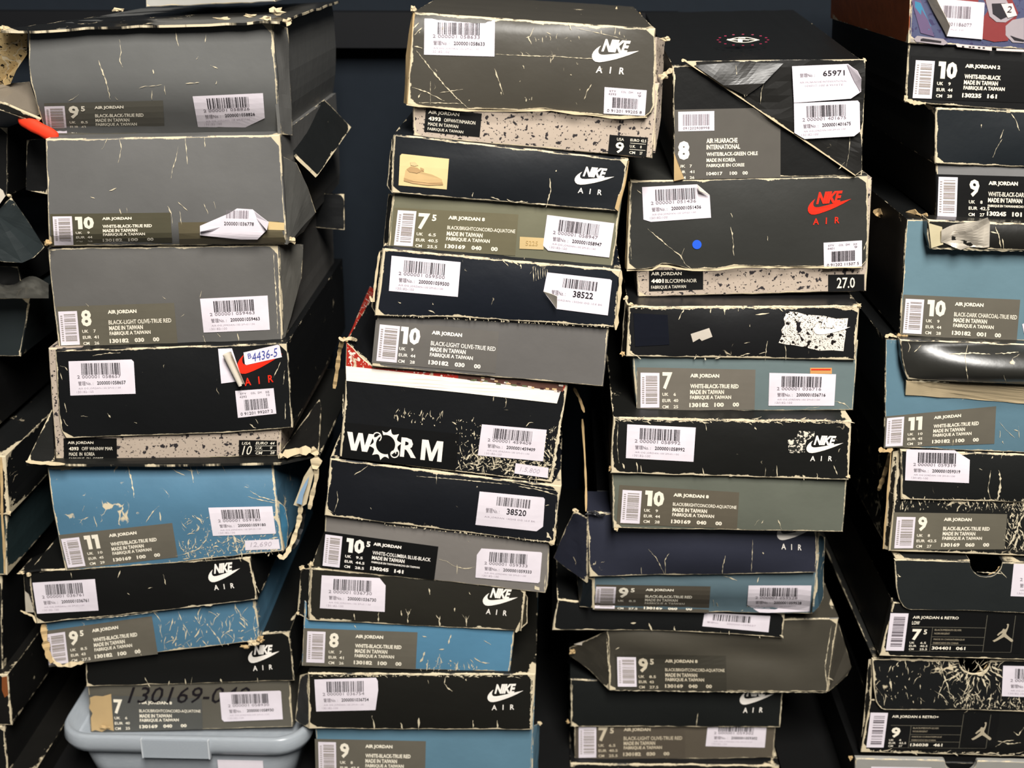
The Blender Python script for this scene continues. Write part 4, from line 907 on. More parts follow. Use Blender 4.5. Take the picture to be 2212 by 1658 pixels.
# --- red emblem, speckled tray, 27.0
b = shoebox('charcoal-lidded box over speckled tray with red emblem and blue dot sticker', 1620, 630, .03)
t = solid(b, 'tray', worn(SPECK, .7, 0, 0, .6, .2, FLK), quad=[(1372, 520), (1884, 384), (1871, 629), (1378, 641)], y=.036, bulge=.001, depth=.31)
s = solid(b, 'lid', worn((50, 50, 47), 1.1, 0, .35, .45, .4), T=[(1362, 391), (1620, 384), (1875, 378)], R=[(1875, 378), (1876, 470), (1874, 562), (1863, 576)],
          B=[(1354, 583), (1408, 582), (1427, 571), (1460, 573), (1488, 582), (1546, 582), (1592, 575), (1717, 577), (1780, 577), (1863, 576)], L=[(1362, 391), (1357, 480), (1354, 583)], y=.03, bulge=.003, nv=12)
scuffs(s, [[(1399, 494), (1430, 520), (1454, 540), (1470, 552), (1480, 570), (1495, 582), 2.2], [(1471, 560), (1474, 545), (1478, 536), 1.6], [(1579, 460), (1582, 470), 3], [(1579, 490), (1582, 510), (1584, 530), (1585, 552), 3.6], [(1658, 510), (1659, 520), 1.8], [(1376, 410), (1385, 418), 1.6], [(1364, 430), (1360, 500), (1364, 560), 1.6], [(1866, 540), (1872, 520), 1.6]], 2, 21)
price_sticker(b, s, [(1387, 404), (1533, 397), (1536, 470), (1390, 479)], '2000001051436', [(1387, 404), (1506, 398), (1533, 421), (1536, 470), (1406, 479), (1390, 474)], 33)
poly3(b, 'curled_corner', [(1507, 398, .0245), (1512, 412, .0215), (1534, 422, .0245)], PAPERB, .0004, cuts=1)
style_sticker(b, s, [(1779, 524), (1862, 519), (1862, 575), (1780, 580)], '4401', '9', '0 91202 11507 5', 8)
logo(b, s, [(1746, 414), (1840, 408), (1836, 481), (1744, 487)], RED)
patch(b, s, [(1505.5 + 10 * math.cos(k / 18 * 6.2832), 528 + 10 * math.sin(k / 18 * 6.2832)) for k in range(18)], plain('blue_dot', (44, 96, 220), .5), 'dot_sticker', .0007, 0)
speck_label(b, t, [(1402, 583), (1519, 583), (1519, 625), (1402, 629)], [('AIR JORDAN', .04, .6, .09, .3, .02), ('4401', .04, .27, .42, .62, .05), ('BLC/CRMN-NOIR', .3, .88, .44, .62, 0), ('FABRIQUE A TAIWAN', .04, .68, .74, .92, 0)])
q = [(1789, 593), (1867, 592), (1867, 627), (1789, 630)]
base = patch(b, t, q, KLAB, 'size_label', .0005, 1); p = Print(base, t, q, .0009); p.text('27.0', .24, .74, .18, .82, CREAM, 'size_number', .01); p.done()
poly3(b, 'lid_side', [(1358, 392, .036), (1363, 391, .031), (1355, 582, .031), (1350, 578, .04)], KRAFT, .0015, seed=3)
ribbon(b, 'torn_edge', [(1354, 584, .026), (1408, 583, .026), (1428, 572, .025), (1488, 583, .025), (1546, 583, .025), (1592, 576, .025), (1717, 578, .026), (1862, 577, .027)], .0012, FRAY, seed=22, jag=.8)

# --- black lid with torn white paper, teal-grey tray, size 7
b, s, t = twopart('black-lidded box with torn speckled paper patch, size 7 on grey-green tray', [(1358, 662), (1857, 660), (1848, 778), (1353, 770)], [(1366, 778), (1851, 775), (1843, 886), (1376, 890)],
                  worn((24, 24, 25), 1.5, .1, .5, .38, .5), worn(TEAL, .8), .005, dict(bulge=.003), dict(bulge=.002), proud=.006)
pm = worn((236, 226, 214), .1, 0, 0, .8, .1, flecks=(30, 26, 24, .02))
tp = patch(b, s, [(1700, 672), (1722, 674), (1740, 679), (1780, 682), (1806, 688), (1832, 687), (1828, 715), (1824, 740), (1822, 758), (1796, 756), (1770, 757), (1740, 750), (1715, 745), (1700, 744), (1682, 740), (1690, 722), (1688, 712), (1696, 700), (1693, 688)], pm, 'torn_paper', .0006, 4)
rr = random.Random(77); p = Print(tp, s, [(1690, 672), (1830, 687), (1822, 757), (1684, 742)], .0009)
for k in range(1100):
    u, v = rr.random() * .98, rr.random() * .97; a = rr.uniform(.003, .01); p.rect(u, u + a, v, v + a * 1.6, INK, 'paper_flecks')
p.poly([(.24, .3), (.3, .25), (.29, .4), (.33, .5), (.28, .62), (.24, .5)], INK, 'paper_flecks'); p.done()
p = Print(s.obj, s, [(1760, 684), (1838, 690), (1834, 745), (1756, 738)], .0013); p.poly(SWOOSH, WHITE, 'logo_swoosh'); p.text('NIKE', .19, .79, .03, .385, WHITE, 'logo_word', .045, .28, .92); p.done()
patch(b, s, [(1492, 721), (1532, 708), (1539, 727), (1516, 736), (1511, 731), (1497, 739)], plain('grey_scrap', (196, 186, 172), .7), 'paper_scrap', .0007, 1)
patch(b, s, [(1368, 676), (1442, 680), (1446, 744), (1372, 748)], plain('black_tape', (22, 24, 32), .18, .7), 'tape_patch', .0007, 3)
scuffs(s, [[(1478, 668), (1470, 680), (1466, 690), 2.6], [(1535, 664), (1535, 676), 2.4], [(1565, 664), (1566, 680), 3.5], [(1595, 662), (1595, 672), 2.4], [(1632, 680), (1650, 678), (1662, 676), 2.6], [(1600, 768), (1620, 762), 5], [(1640, 765), (1656, 760), 4], [(1658, 736), (1655, 756), (1653, 778), 2.4], [(1696, 745), (1698, 760), (1697, 776), 2], [(1504, 765), (1500, 776), 3], [(1522, 770), (1524, 778), 4], [(1545, 775), (1560, 768), 3], [(1608, 742), (1620, 738), 3], [(1360, 720), (1362, 745), 4], [(1360, 760), (1385, 774), 5], [(1848, 700), (1846, 760), 3], [(1620, 700), (1620, 706)], [(1605, 664), (1640, 666), (1668, 662), 4]] + rlines([(1365, 663), (1850, 661), (1850, 665), (1365, 667)], 60, 31, (4, 16), (-.2, .2)), 2, 22)
size_label(b, t, [(1376, 793), (1632, 798), (1630, 884), (1376, 888)], '7', None, 'AIR JORDAN', ['WHITE-BLACK-TRUE RED'] + TAIW, ['130182', '100', '00'], UKROW['7'], plain('grey_label_d', (112, 106, 96), .42, .3), seed=15, patch_uv=(.03, .19, .12, .92), num=(.215, .36), tx=.45)
price_sticker(b, t, [(1662, 805), (1806, 808), (1802, 876), (1660, 876)], '2000001036716', None, 34)
q = [(1750, 794), (1797, 794), (1797, 807), (1750, 807)]; base = patch(b, t, q, plain('orange_tag', (204, 150, 92), .6), 'orange_tag', .0006, 1); p = Print(base, t, q, .001); p.rect(.05, .95, .2, .4, RED, 'tag_line'); p.done()
poly3(b, 'lid_side', [(1350, 648, .02), (1358, 662, .007), (1354, 770, .007), (1343, 762, .02), (1346, 700, .02)], worn((30, 28, 24), 3.0, .4), .0015, seed=7)
for i, (x, y_, rx, ry) in enumerate(((1352, 645, 9, 9), (1345, 764, 8, 8), (1362, 658, 11, 7), (1856, 660, 8, 8))): crumple(b, 'torn_corner', x, y_, .006 if i != 0 else .03, rx, ry, FRAY if i != 1 else KRAFT, 90 + i)
scuffs(t, [[(1505, 870), (1505, 884), 1.8], [(1740, 882), (1770, 878), 3], [(1800, 865), (1825, 872), (1838, 884), 3], [(1376, 800), (1375, 880), 1.6]], 2, 23)

# --- black lid, sage tray, size 10
b, s, t = twopart('black-lidded box with clean sage-grey tray, size 10, middle of third stack', [(1322, 905), (1840, 908), (1833, 1037), (1319, 1022)], [(1322, 1024), (1830, 1034), (1821, 1149), (1324, 1141)],
                  worn((21, 21, 19), 1.7, .15, .45), worn(SAGE, .9, 0, .2), -.013, dict(bulge=.002, L=[(1325, 900), (1321, 960), (1319, 1022)], T=[(1325, 900), (1500, 905), (1840, 908)]), dict(bulge=.003), proud=.008)
scuffs(s, [[(1374, 998), (1378, 1012), (1376, 1022), 3.5], [(1384, 1005), (1386, 1022), 2], [(1345, 1000), (1348, 1012), 5], [(1518, 1010), (1521, 1028), 2.4], [(1654, 1010), (1652, 1030), 2.4], [(1678, 1005), (1679, 1030), 1.6], [(1735, 1025), (1738, 1036), 5], [(1765, 1022), (1766, 1035), 2.5], [(1800, 1005), (1808, 1025), 5], [(1500, 1025), (1510, 1024), 3], [(1575, 1028), (1590, 1026), 3], [(1815, 968), (1811, 976), 4], [(1335, 915), (1333, 960), (1337, 1000), 1.4], [(1524, 915), (1526, 930), 2], [(1634, 928), (1630, 922), 2.5]] + rlines([(1325, 902), (1835, 906), (1835, 914), (1325, 910)], 110, 41, (5, 22), (-.15, .15)), 2, 24)
patch(b, s, [(1702, 950), (1722, 944), (1724, 930), (1760, 932), (1758, 945), (1742, 950), (1738, 978), (1704, 978)], worn((40, 40, 37), .1, 0, 0, .7, .2, flecks=(226, 216, 198, .07)), 'rubbed_patch', .0006, 2)
logo(b, s, [(1744, 938), (1824, 940), (1816, 996), (1740, 996)])
price_sticker(b, s, [(1355, 916), (1503, 923), (1498, 997), (1352, 989)], '2000001058992', None, 35)
size_label(b, t, [(1338, 1047), (1597, 1063), (1592, 1142), (1332, 1131)], '10', None, 'AIR JORDAN 8', ['BLACK/BRIGHTCONCORD-AQUATONE'] + TAIW, ['130169', '040', '00'], UKROW['10'], plain('brown_label', (96, 89, 76), .42, .35), seed=16, patch_uv=(.03, .19, .12, .97), num=(.22, .38), tx=.455)
scuffs(t, [[(1630, 1135), (1636, 1125), (1640, 1122), 2], [(1645, 1130), (1650, 1122), 1.6], [(1681, 1122), (1688, 1142), 2.4], [(1325, 1060), (1326, 1130), 2]], 2, 25)
crumple(b, 'torn_corner', 1832, 1028, -.012, 7, 9, FRAY, 95); crumple(b, 'torn_corner', 1318, 1012, -.01, 5, 10, KRAFT, 96); crumple(b, 'torn_corner', 1332, 1142, -.01, 8, 6, FRAY, 97)

# --- navy crumpled lid, blue-grey tray, size 9.5
b, s, t = twopart('navy crumpled lid with bent-out side flap, blue-grey tray, size 9.5, third stack', [(1268, 1106), (1767, 1112), (1763, 1237), (1273, 1246)], [(1281, 1243), (1766, 1234), (1755, 1326), (1280, 1317)],
                  worn((46, 48, 60), 1.0, .05, .4, .36, .5), worn((92, 112, 120), 1.0, .1, .4), .022, dict(bulge=.01, depth=.05, B=[(1273, 1246), (1420, 1241), (1600, 1238), (1763, 1233)]), dict(bulge=.002, bend=(.1, .014), depth=.06), proud=.009)
solid(b, 'shade_block', worn((13, 13, 14), .5), quad=[(1290, 1060), (1760, 1070), (1745, 1240), (1296, 1234)], y=.085, depth=.24, bulge=0)  # black block as the box rear, its shade put into the colour
logo(b, s, [(1677, 1120), (1751, 1124), (1749, 1190), (1679, 1186)])
scuffs(s, [[(1400, 1185), (1418, 1205), (1428, 1225), (1436, 1240), 2.2], [(1445, 1195), (1436, 1210), (1438, 1238), 2.2], [(1567, 1200), (1562, 1220), (1560, 1238), 2.6], [(1626, 1165), (1625, 1200), (1623, 1234), 1.8], [(1298, 1215), (1306, 1212), 3], [(1282, 1216), (1283, 1220), 4], [(1385, 1225), (1386, 1240), 2], [(1648, 1192), (1650, 1196), 3]], 2, 26)
poly3(b, 'side_flap', [(1269, 1120, .02), (1240, 1104, .035), (1222, 1140, .045), (1196, 1204, .055), (1225, 1228, .045), (1268, 1258, .03)], worn((44, 46, 58), 1.1, .05, .4, .36, .5), .002, cuts=3, seed=8)
for i, (x, y_, rx, ry) in enumerate(((1243, 1102, 10, 8), (1282, 1108, 20, 7), (1300, 1112, 14, 5))): crumple(b, 'torn_corner', x, y_, .016, rx, ry, FRAY if i == 0 else worn((30, 30, 34), .1), 100 + i)
size_label(b, t, [(1288, 1262), (1535, 1266), (1531, 1323), (1284, 1317)], '9', '5', 'AIR JORDAN', ['BLACK-BLACK-TRUE RED'] + TAIW, ['130169', '060', '00'], UKROW['95'], plain('dim_label_b', (82, 76, 66), .42, .3), seed=17, patch_uv=(.0, .175, .08, .93), num=(.2, .35), tx=.435)
price_sticker(b, t, [(1617, 1264), (1753, 1264), (1749, 1322), (1614, 1318)], '2000001059528', [(1617, 1264), (1753, 1264), (1749, 1320), (1660, 1323), (1640, 1322), (1614, 1306)], 36, off=.001)
scuffs(t, [[(1270 + 290, 1242), (1580, 1248), (1592, 1254), 2.2], [(1640, 1245), (1635, 1258), 1.8], [(1540, 1295), (1542, 1315), 3.5], [(1548, 1300), (1552, 1312), 2.5], [(1600, 1320), (1620, 1305), 2.6], [(1340, 1247), (1352, 1252), 2]], 2, 27)
poly3(b, 'side_panel', [(1246, 1240, .05), (1262, 1246, .03), (1280, 1250, .031), (1280, 1312, .031), (1252, 1310, .05)], worn((28, 34, 38), 1.0), .0015, seed=3)
poly3(b, 'side_strip', [(1768, 1150, .03), (1782, 1160, .05), (1778, 1290, .05), (1768, 1310, .035), (1757, 1322, .032), (1765, 1236, .032)], worn((60, 84, 96), 2.0, .5), .0015, seed=4)
ribbon(b, 'torn_strip', [(1258, 905, .05), (1263, 980, .045), (1266, 1050, .04), (1266, 1104, .03)], .002, KRAFT, seed=23)

# --- black lid askew over crushed grey tray, size 9.5
b = shoebox('black lid sitting askew on crushed dark grey tray, size 9.5, third stack', 1550, 1490, .045)
s = solid(b, 'lid', worn((19, 20, 20), 1.1, 0, .4), T=[(1204, 1294), (1450, 1312), (1696, 1322)], R=[(1696, 1322), (1690, 1378)], B=[(1193, 1361), (1420, 1362), (1560, 1368), (1690, 1378)], L=[(1204, 1294), (1193, 1361)], y=.054, bulge=.001, depth=.28)
t = solid(b, 'tray', worn((70, 66, 57), 1.0, .05, .3, .4, .4), T=[(1308, 1336), (1560, 1340), (1812, 1334)], R=[(1812, 1334), (1800, 1400), (1788, 1494)], B=[(1316, 1491), (1550, 1494), (1788, 1496)], L=[(1308, 1336), (1314, 1400), (1316, 1491)], y=.062, bulge=.004, nv=14, depth=.27,
          extra=lambda u, v: .006 * math.sin(3.2 * u + .5) * math.exp(-((v - .15 + .35 * u) / .35) ** 2) - .004 * max(0, -v))
poly3(b, 'side_flap', [(1310, 1362, 0.0610), (1262, 1385, 0.0800), (1231, 1398, 0.0900), (1230, 1414, 0.0900), (1270, 1444, 0.0750), (1316, 1490, 0.0630)], worn((58, 54, 46), .9, .1, .4, .4, .4), .002, cuts=3, seed=6)
poly3(b, 'side_flap', [(1792, 1345, 0.0640), (1812, 1346, 0.0700), (1828, 1400, 0.0800), (1839, 1440, 0.0800), (1830, 1458, 0.0780), (1790, 1493, 0.0650)], worn((66, 62, 54), .9, .1, .4, .4, .4), .002, cuts=3, seed=7)
poly3(b, 'paper_scrap', [(1240, 1391, 0.0820), (1276, 1380, 0.0800), (1286, 1391, 0.0780), (1262, 1394, 0.0800)], PAPERB, .0008, seed=1)
crumple(b, 'torn_corner', 1236, 1406, .084, 10, 9, KRAFT, 110)
scuffs(t, [[(1316, 1375), (1312, 1410), (1316, 1450), (1318, 1488), 2], [(1796, 1350), (1788, 1400), (1782, 1440), (1788, 1490), 2], [(1318, 1490), (1500, 1493), (1786, 1495), 2.6], [(1782, 1462), (1800, 1468), 3], [(1330, 1402), (1338, 1398), 2]], 2, 28)
scuffs(s, [[(1402, 1345), (1408, 1362), 3], [(1456, 1352), (1458, 1362), 4], [(1362, 1345), (1374, 1345), 3], [(1205, 1300), (1196, 1358), 2.4], [(1556, 1362), (1557, 1368), 3], [(1575, 1362), (1576, 1370), 2.4], [(1640, 1372), (1642, 1378), 2], [(1685, 1370), (1692, 1378), 6]], 2, 29)
size_label(b, t, [(1328, 1412), (1568, 1416), (1570, 1492), (1330, 1490)], '9', '5', 'AIR JORDAN 8', ['BLACK/BRIGHTCONCORD-AQUATONE'] + TAIW, ['130169', '040', '00'], UKROW['95'], plain('dim_label_c', (60, 57, 49), .42, .3), plain('dim_ink', (206, 194, 170)), seed=18, cuts=7, patch_uv=(.02, .19, .08, .9), num=(.21, .36), tx=.45)
q = [(1522, 1322), (1664, 1330), (1660, 1365), (1517, 1352)]
base = patch(b, s, q, PAPER, 'price_sticker', .0007, 2); p = Print(base, s, q, .0011); p.bars(.14, .72, .1, .52, 26, 37); p.text('2000001059527', .36, .8, .62, .72, INKF, 'lettering', 0); p.text('管理No.', .06, .24, .6, .72, INKF, 'lettering', 0); p.done()

# --- black lid, brown-grey tray, size 7.5
b, s, t = twopart('black-lidded box with brownish grey tray, size 7.5, near foot of third stack', [(1232, 1466), (1692, 1474), (1686, 1571), (1233, 1569)], [(1240, 1571), (1676, 1571), (1671, 1636), (1241, 1643)],
                  worn((23, 25, 24), .9, 0, .35), worn((90, 82, 70), .7), .078, None, dict(bulge=.001), proud=.006, k=30)
logo(b, s, [(1600, 1480), (1674, 1482), (1664, 1538), (1596, 1540)])
scuffs(s, [[(1508, 1540), (1504, 1568), 2], [(1236, 1478), (1234, 1560), 2], [(1690, 1490), (1684, 1568), 2.4], [(1235, 1566), (1245, 1568), 4]], 2, 30)
size_label(b, t, [(1243, 1562), (1480, 1562), (1480, 1636), (1243, 1640)], '7', '5', 'AIR JORDAN', ['BLACK-LIGHT OLIVE-TRUE RED'] + TAIW, ['130182', '030', '00'], UKROW['75'], plain('dim_label_d', (86, 78, 67), .42, .3), plain('dim_ink2', (206, 192, 166)), seed=19, patch_uv=(.03, .19, .1, .95), num=(.21, .36), tx=.44)
price_sticker(b, t, [(1530, 1556), (1657, 1556), (1652, 1614), (1524, 1611)], '2000001059302', None, 38)
crumple(b, 'torn_corner', 1226, 1558, .08, 6, 8, KRAFT, 111)
# --- black box at the foot of the third stack
b = shoebox('black box whose worn top edge shows at the bottom rim under third stack', 1450, 1720, .06)
s = solid(b, 'lid', worn((20, 20, 20), 1.4, 0, .3), quad=[(1232, 1648), (1683, 1652), (1680, 1770), (1235, 1770)], y=.074, floor=True, depth=.30)

# =================== fourth stack (right)
# --- picture lid, black tray, size 10
b = shoebox('box with colourful picture lid, brown side and black size 10 tray, right stack', 2150, 225, 0)
t = solid(b, 'tray', worn((18, 18, 18), .9, 0, .3), quad=[(1965, 60), (2480, 90), (2474, 262), (1955, 221)], y=.004, bulge=.001, depth=.31)
PICB = worn((74, 78, 106), .8, 0, .1, .45, .4, flecks=(60, 56, 88))
s = solid(b, 'lid', PICB, quad=[(1972, -70), (2484, -50), (2480, 123), (1964, 93)], y=.0, bulge=.001, depth=.32)
q = [(1964, 0), (2212, 8), (2212, 108), (1964, 93)]
p = Print(s.obj, s, q, .0007)
PR = plain('pic_red', (126, 50, 50)); PW = plain('pic_white', (214, 200, 196)); PKc = plain('pic_black', (40, 36, 40)); PT = plain('pic_teal', (58, 120, 150)); PV = plain('pic_violet', (96, 80, 110)); PG = plain('pic_grey', (158, 148, 152))
p.poly([(.62, -.6), (.8, -.6), (.95, .2), (.86, .82), (.74, .86), (.62, .8)], PR, 'picture_red'); p.poly([(.3, -.6), (.62, -.6), (.6, .05), (.33, .02)], PR, 'picture_red')
p.poly([(.02, .0), (.1, .0), (.22, .82), (.1, .75)], PV, 'picture_shadow')
p.poly([(.05, .02), (.1, .06), (.19, .58), (.17, .68), (.12, .4), (.05, .16)], PT, 'picture_pen')
p.poly([(.04, .9), (.07, .82), (.3, .86), (.34, .95), (.3, 1.0), (.06, .96)], PG, 'picture_badge')
p.poly([(.4, .95), (.72, .98), (.72, 1.06), (.42, 1.02)], PW, 'picture_badge'); p.poly([(.76, 1.0), (1.0, .99), (1.0, 1.04), (.76, 1.05)], PW, 'picture_badge')
p.poly([(.66, -.1), (.84, -.1), (.92, .28), (.84, .42), (.76, .42), (.7, .3)], PG, 'picture_watch'); p.poly([(.84, .5), (.9, .36), (1.0, .3), (1.0, .85), (.9, .85), (.84, .7)], PG, 'picture_ball')
p.done(); p = Print(s.obj, s, q, .0011)
p.poly([(.1, .89), (.12, .87), (.28, .91), (.28, .95), (.1, .93)], PKc, 'picture_badge_dark'); p.poly([(.72, .02), (.84, .0), (.88, .26), (.8, .36), (.73, .24)], PKc, 'picture_watch_dark')
p.poly([(.88, .7), (.92, .8), (1.0, .82), (1.0, .78), (.93, .74)], PKc, 'picture_ball_seam')
for u in (.46, .52, .55, .6, .64): p.rect(u, u + .02, .99, 1.02, PKc, 'picture_badge_dark')
p.done(); p = Print(s.obj, s, q, .0015); p.poly([(.8, .02), (.9, .0), (.94, .26), (.86, .32)], PW, 'picture_tag'); p.done()
p = Print(s.obj, s, q, .0019); p.text('2', .85, .895, .06, .2, PKc, 'picture_tag_print', 0, .2); p.done()
q = [(2005, 2), (2127, 8), (2122, 84), (2000, 76)]
base = patch(b, s, [(2003, -6), (2127, 6), (2122, 85), (2045, 78)], PAPER, 'price_sticker', .0022, 2)
p = Print(base, s, q, .0027); p.bars(.28, .78, .1, .45, 24, 39, INKG); p.text('0001186077', .33, .8, .58, .68, INKG, 'lettering', 0); p.text('AJ2 10', .42, .66, .76, .81, INKF, 'lettering', 0); p.done()
poly3(base, 'curled_edge', [(2000, -8, -.003), (2022, -4, -.012), (2052, 56, -.011), (2045, 78, -.003)], PAPERB, .0004, cuts=2)
c0 = P(1965, 93, 0); c1 = P(1972, -70, 0); xs = min(c0.x, c1.x) - .0012
WOOD = worn((156, 78, 30), .8, 0, .2, .5, .35)
poly3(b, 'lid_side', [(c1.x - .001, .001, c1.z), (c1.x - .001, .318, c1.z), (c0.x - .001, .318, c0.z), (c0.x - .001, .001, c0.z)], WOOD, .001, world=True, cuts=3, rough=.0001)
size_label(b, t, [(1969, 120), (2225, 134), (2217, 222), (1961, 213)], '10', None, 'AIR JORDAN 2', ['WHITE-RED-BLACK'] + TAIW, ['130235', '161'], UKROW['10'], KLAB, CREAM, seed=20, patch_uv=(.04, .2, .1, .98), num=(.235, .395), tx=.46)
ribbon(b, 'torn_edge', [(1956, 206, -.001), (1954, 216, -.001), (1975, 222, -.001), (2000, 223, -.001)], .0025, FRAY, seed=24, jag=.7)

# --- black lid, black label, size 9
b, s, t = twopart('black-lidded box with grey tray and black size 9 label, right stack', [(2021, 233), (2500, 246), (2496, 372), (2020, 354)], [(2022, 355), (2494, 372), (2488, 492), (2022, 469)],
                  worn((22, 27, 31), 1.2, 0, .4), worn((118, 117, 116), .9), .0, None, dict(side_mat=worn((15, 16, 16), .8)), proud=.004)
scuffs(s, [[(2185, 245), (2195, 260), (2202, 282), 2.4], [(2165, 300), (2152, 322), (2145, 340), 2], [(2168, 280), (2160, 300), 1.6], [(2060, 236), (2120, 238), (2200, 242), 3], [(2120, 268), (2120, 276), 2]], 2, 31)
size_label(b, t, [(2024, 376), (2282, 383), (2278, 478), (2021, 469)], '9', None, 'AIR JORDAN', ['WHITE-BLACK-DARK CHARCOAL', 'MADE IN TAIWAN', 'FABRIQUE EN TAIWAN/HECHO EN TAIWAN'], ['130245', '101'], UKROW['9'], KLAB, CREAM, seed=21, patch_uv=(.015, .175, .06, .98), num=(.275, .42), tx=.435, small3=True)

# --- blue box, size 10, foil tape on lid
b = shoebox('blue box with size 10 label, black lid lip and crumpled silver tape, right stack', 2150, 725, 0)
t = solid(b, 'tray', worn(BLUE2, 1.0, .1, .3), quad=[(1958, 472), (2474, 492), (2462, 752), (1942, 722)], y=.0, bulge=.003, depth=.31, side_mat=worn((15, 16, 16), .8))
s = solid(b, 'lid', worn((32, 31, 28), 1.4, .2, .5, .3, .6), T=[(2004, 474), (2480, 492)], R=[(2480, 492), (2478, 556)], B=[(2010, 538), (2200, 541), (2478, 556)], L=[(2004, 474), (2003, 505), (2010, 538)], y=-.014, depth=.02, bulge=.004, nv=6)
FOIL = plain('silver_tape', (206, 196, 180), .28, .6, Metallic=.35)
poly3(b, 'silver_tape', [(2033, 497, -.018), (2090, 480, -.02), (2134, 470, -.02), (2140, 482, -.019), (2136, 532, -.018), (2100, 536, -.019), (2075, 539, -.018), (2033, 523, -.018)], FOIL, .0008, cuts=5, rough=.006, seed=9)
poly3(b, 'bare_card', [(2006, 482, -.0165), (2035, 490, -.0165), (2038, 528, -.0165), (2012, 536, -.0165)], worn((196, 184, 150), .3, .3, .6), .0006, seed=2)
scuffs(s, [[(2150, 490), (2158, 510), (2162, 535), 2.5], [(2140, 500), (2160, 505), 3], [(2165, 515), (2168, 536), 2.5], [(2012, 537), (2100, 540), (2210, 542), 3]], 2, 32)
size_label(b, t, [(1952, 636), (2204, 647), (2196, 738), (1945, 723)], '10', None, 'AIR JORDAN', ['BLACK-DARK CHARCOAL-TRUE RED'] + TAIW, ['130182', '001', '00'], UKROW['10'], seed=22, patch_uv=(.02, .18, .1, .95), num=(.21, .37), tx=.445)
patch(b, t, [(2208, 700), (2230, 690), (2240, 738), (2214, 728)], PAPER, 'price_sticker', .0006, 1)
ribbon(b, 'torn_edge', [(1888, 456, .1), (1910, 462, .08), (1930, 468, .06), (1950, 462, .03), (1975, 458, .02), (2002, 470, .0)], .005, KRAFT, seed=25, jag=.8)
ribbon(b, 'torn_edge', [(1940, 722, -.001), (1950, 728, -.001), (1962, 729, -.001)], .004, KRAFT, seed=26, jag=.6)
crumple(b, 'torn_corner', 1900, 464, .09, 14, 8, KRAFT, 121)

# --- blue box, size 11, curled glossy lid lip with tan underside
b = shoebox('blue box with size 11 label, curled glossy black lid lip and tan strip', 2150, 965, 0)
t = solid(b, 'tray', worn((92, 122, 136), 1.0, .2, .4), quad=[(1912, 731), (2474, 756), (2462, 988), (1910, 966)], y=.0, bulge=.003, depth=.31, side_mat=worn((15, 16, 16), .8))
s = solid(b, 'lid', worn((40, 39, 35), .9, .1, .35, .34, .8), T=[(1944, 733), (2200, 742), (2480, 756)], R=[(2480, 756), (2478, 842)], B=[(1962, 820), (2200, 832), (2478, 846)], L=[(1944, 733), (1947, 770), (1953, 800), (1962, 820)], y=-.012, depth=.02, bulge=.022, nv=14, wob=1.5)
scuffs(s, [[(2090, 745), (2085, 770), (2088, 800), (2092, 830), 2], [(2050, 765), (2100, 762), (2140, 765), 3], [(2150, 764), (2200, 760), 4], [(2168, 810), (2175, 830), 2.4], [(1960, 735), (1966, 748), (1962, 760), 2], [(1975, 760), (1990, 745), 2], [(1970, 822), (2050, 826), 3]], 2, 33)
poly3(b, 'lid_underside', [(1958, 823, -.010), (2210, 836, -.010), (2478, 848, -.010), (2478, 886, -.004), (2212, 871, -.004), (2100, 862, -.004), (1956, 853, -.004)], plain('tan_card', (206, 186, 150), .8, .15), .003, cuts=3, seed=3)
size_label(b, t, [(1913, 899), (2152, 877), (2148, 958), (1909, 967)], '11', None, 'AIR JORDAN', ['WHITE-BLACK-TRUE RED'] + TAIW, ['130182', '100', '00'], UKROW['11'], seed=23, patch_uv=(.015, .17, .06, .96), num=(.21, .36), tx=.44)
scuffs(t, [[(2158, 910), (2175, 930), (2192, 945), 1.6], [(2200, 920), (2202, 945), 1.8], [(2160, 930), (2160, 945), 2.5], [(2190, 928), (2200, 930), 2], [(2165, 952), (2168, 958), 3], [(2060, 948), (2058, 962), 2]], 2, 34)
ribbon(b, 'torn_strip', [(1922, 705, .05), (1918, 714, .03), (1900, 728, .05), (1872, 742, .1)], .006, KRAFT, seed=27, jag=.6)
ribbon(b, 'torn_edge', [(1912, 728, -.001), (1922, 722, -.001), (1944, 730, -.001)], .0035, FRAY, seed=28, jag=.6)
ribbon(b, 'torn_edge', [(1898, 970, .002), (1915, 974, .0), (1928, 968, 0)], .004, KRAFT, seed=29, jag=.6)

# --- black box, size 9, rubbed white on the right
b, s, t = twopart('black box rubbed white at the right, grey size 9 label, right stack', [(1945, 971), (2480, 990), (2474, 1092), (1947, 1079)], [(1930, 1077), (2474, 1092), (2466, 1210), (1920, 1190)],
                  worn((23, 24, 23), 1.2, .1, .5), worn((26, 26, 24), 1.6, .9, .6), .0, None, dict(L=[(1940, 980), (1930, 1077), (1920, 1190)], T=[(1940, 980), (2478, 1000)]), proud=.005)
scuffs(s, [[(2158, 1015), (2162, 1040), (2158, 1060), (2156, 1080), 5], [(2140, 1015), (2138, 1035), (2134, 1055), (2140, 1078), 2.2], [(2168, 975), (2162, 990), 3], [(2145, 985), (2142, 990), 2], [(2105, 975), (2107, 982), 3], [(2115, 1012), (2122, 1014), 2.4]] + rlines([(1950, 1076), (2212, 1080), (2212, 1082), (1950, 1078)], 34, 51, (2, 8), (-2.4, -.8), 'b'), 2, 35)
price_sticker(b, s, [(1958, 970), (2095, 973), (2093, 1043), (1955, 1037)], '2000001059319', [(1958, 970), (2062, 972), (2095, 993), (2093, 1043), (1955, 1037)], 40)
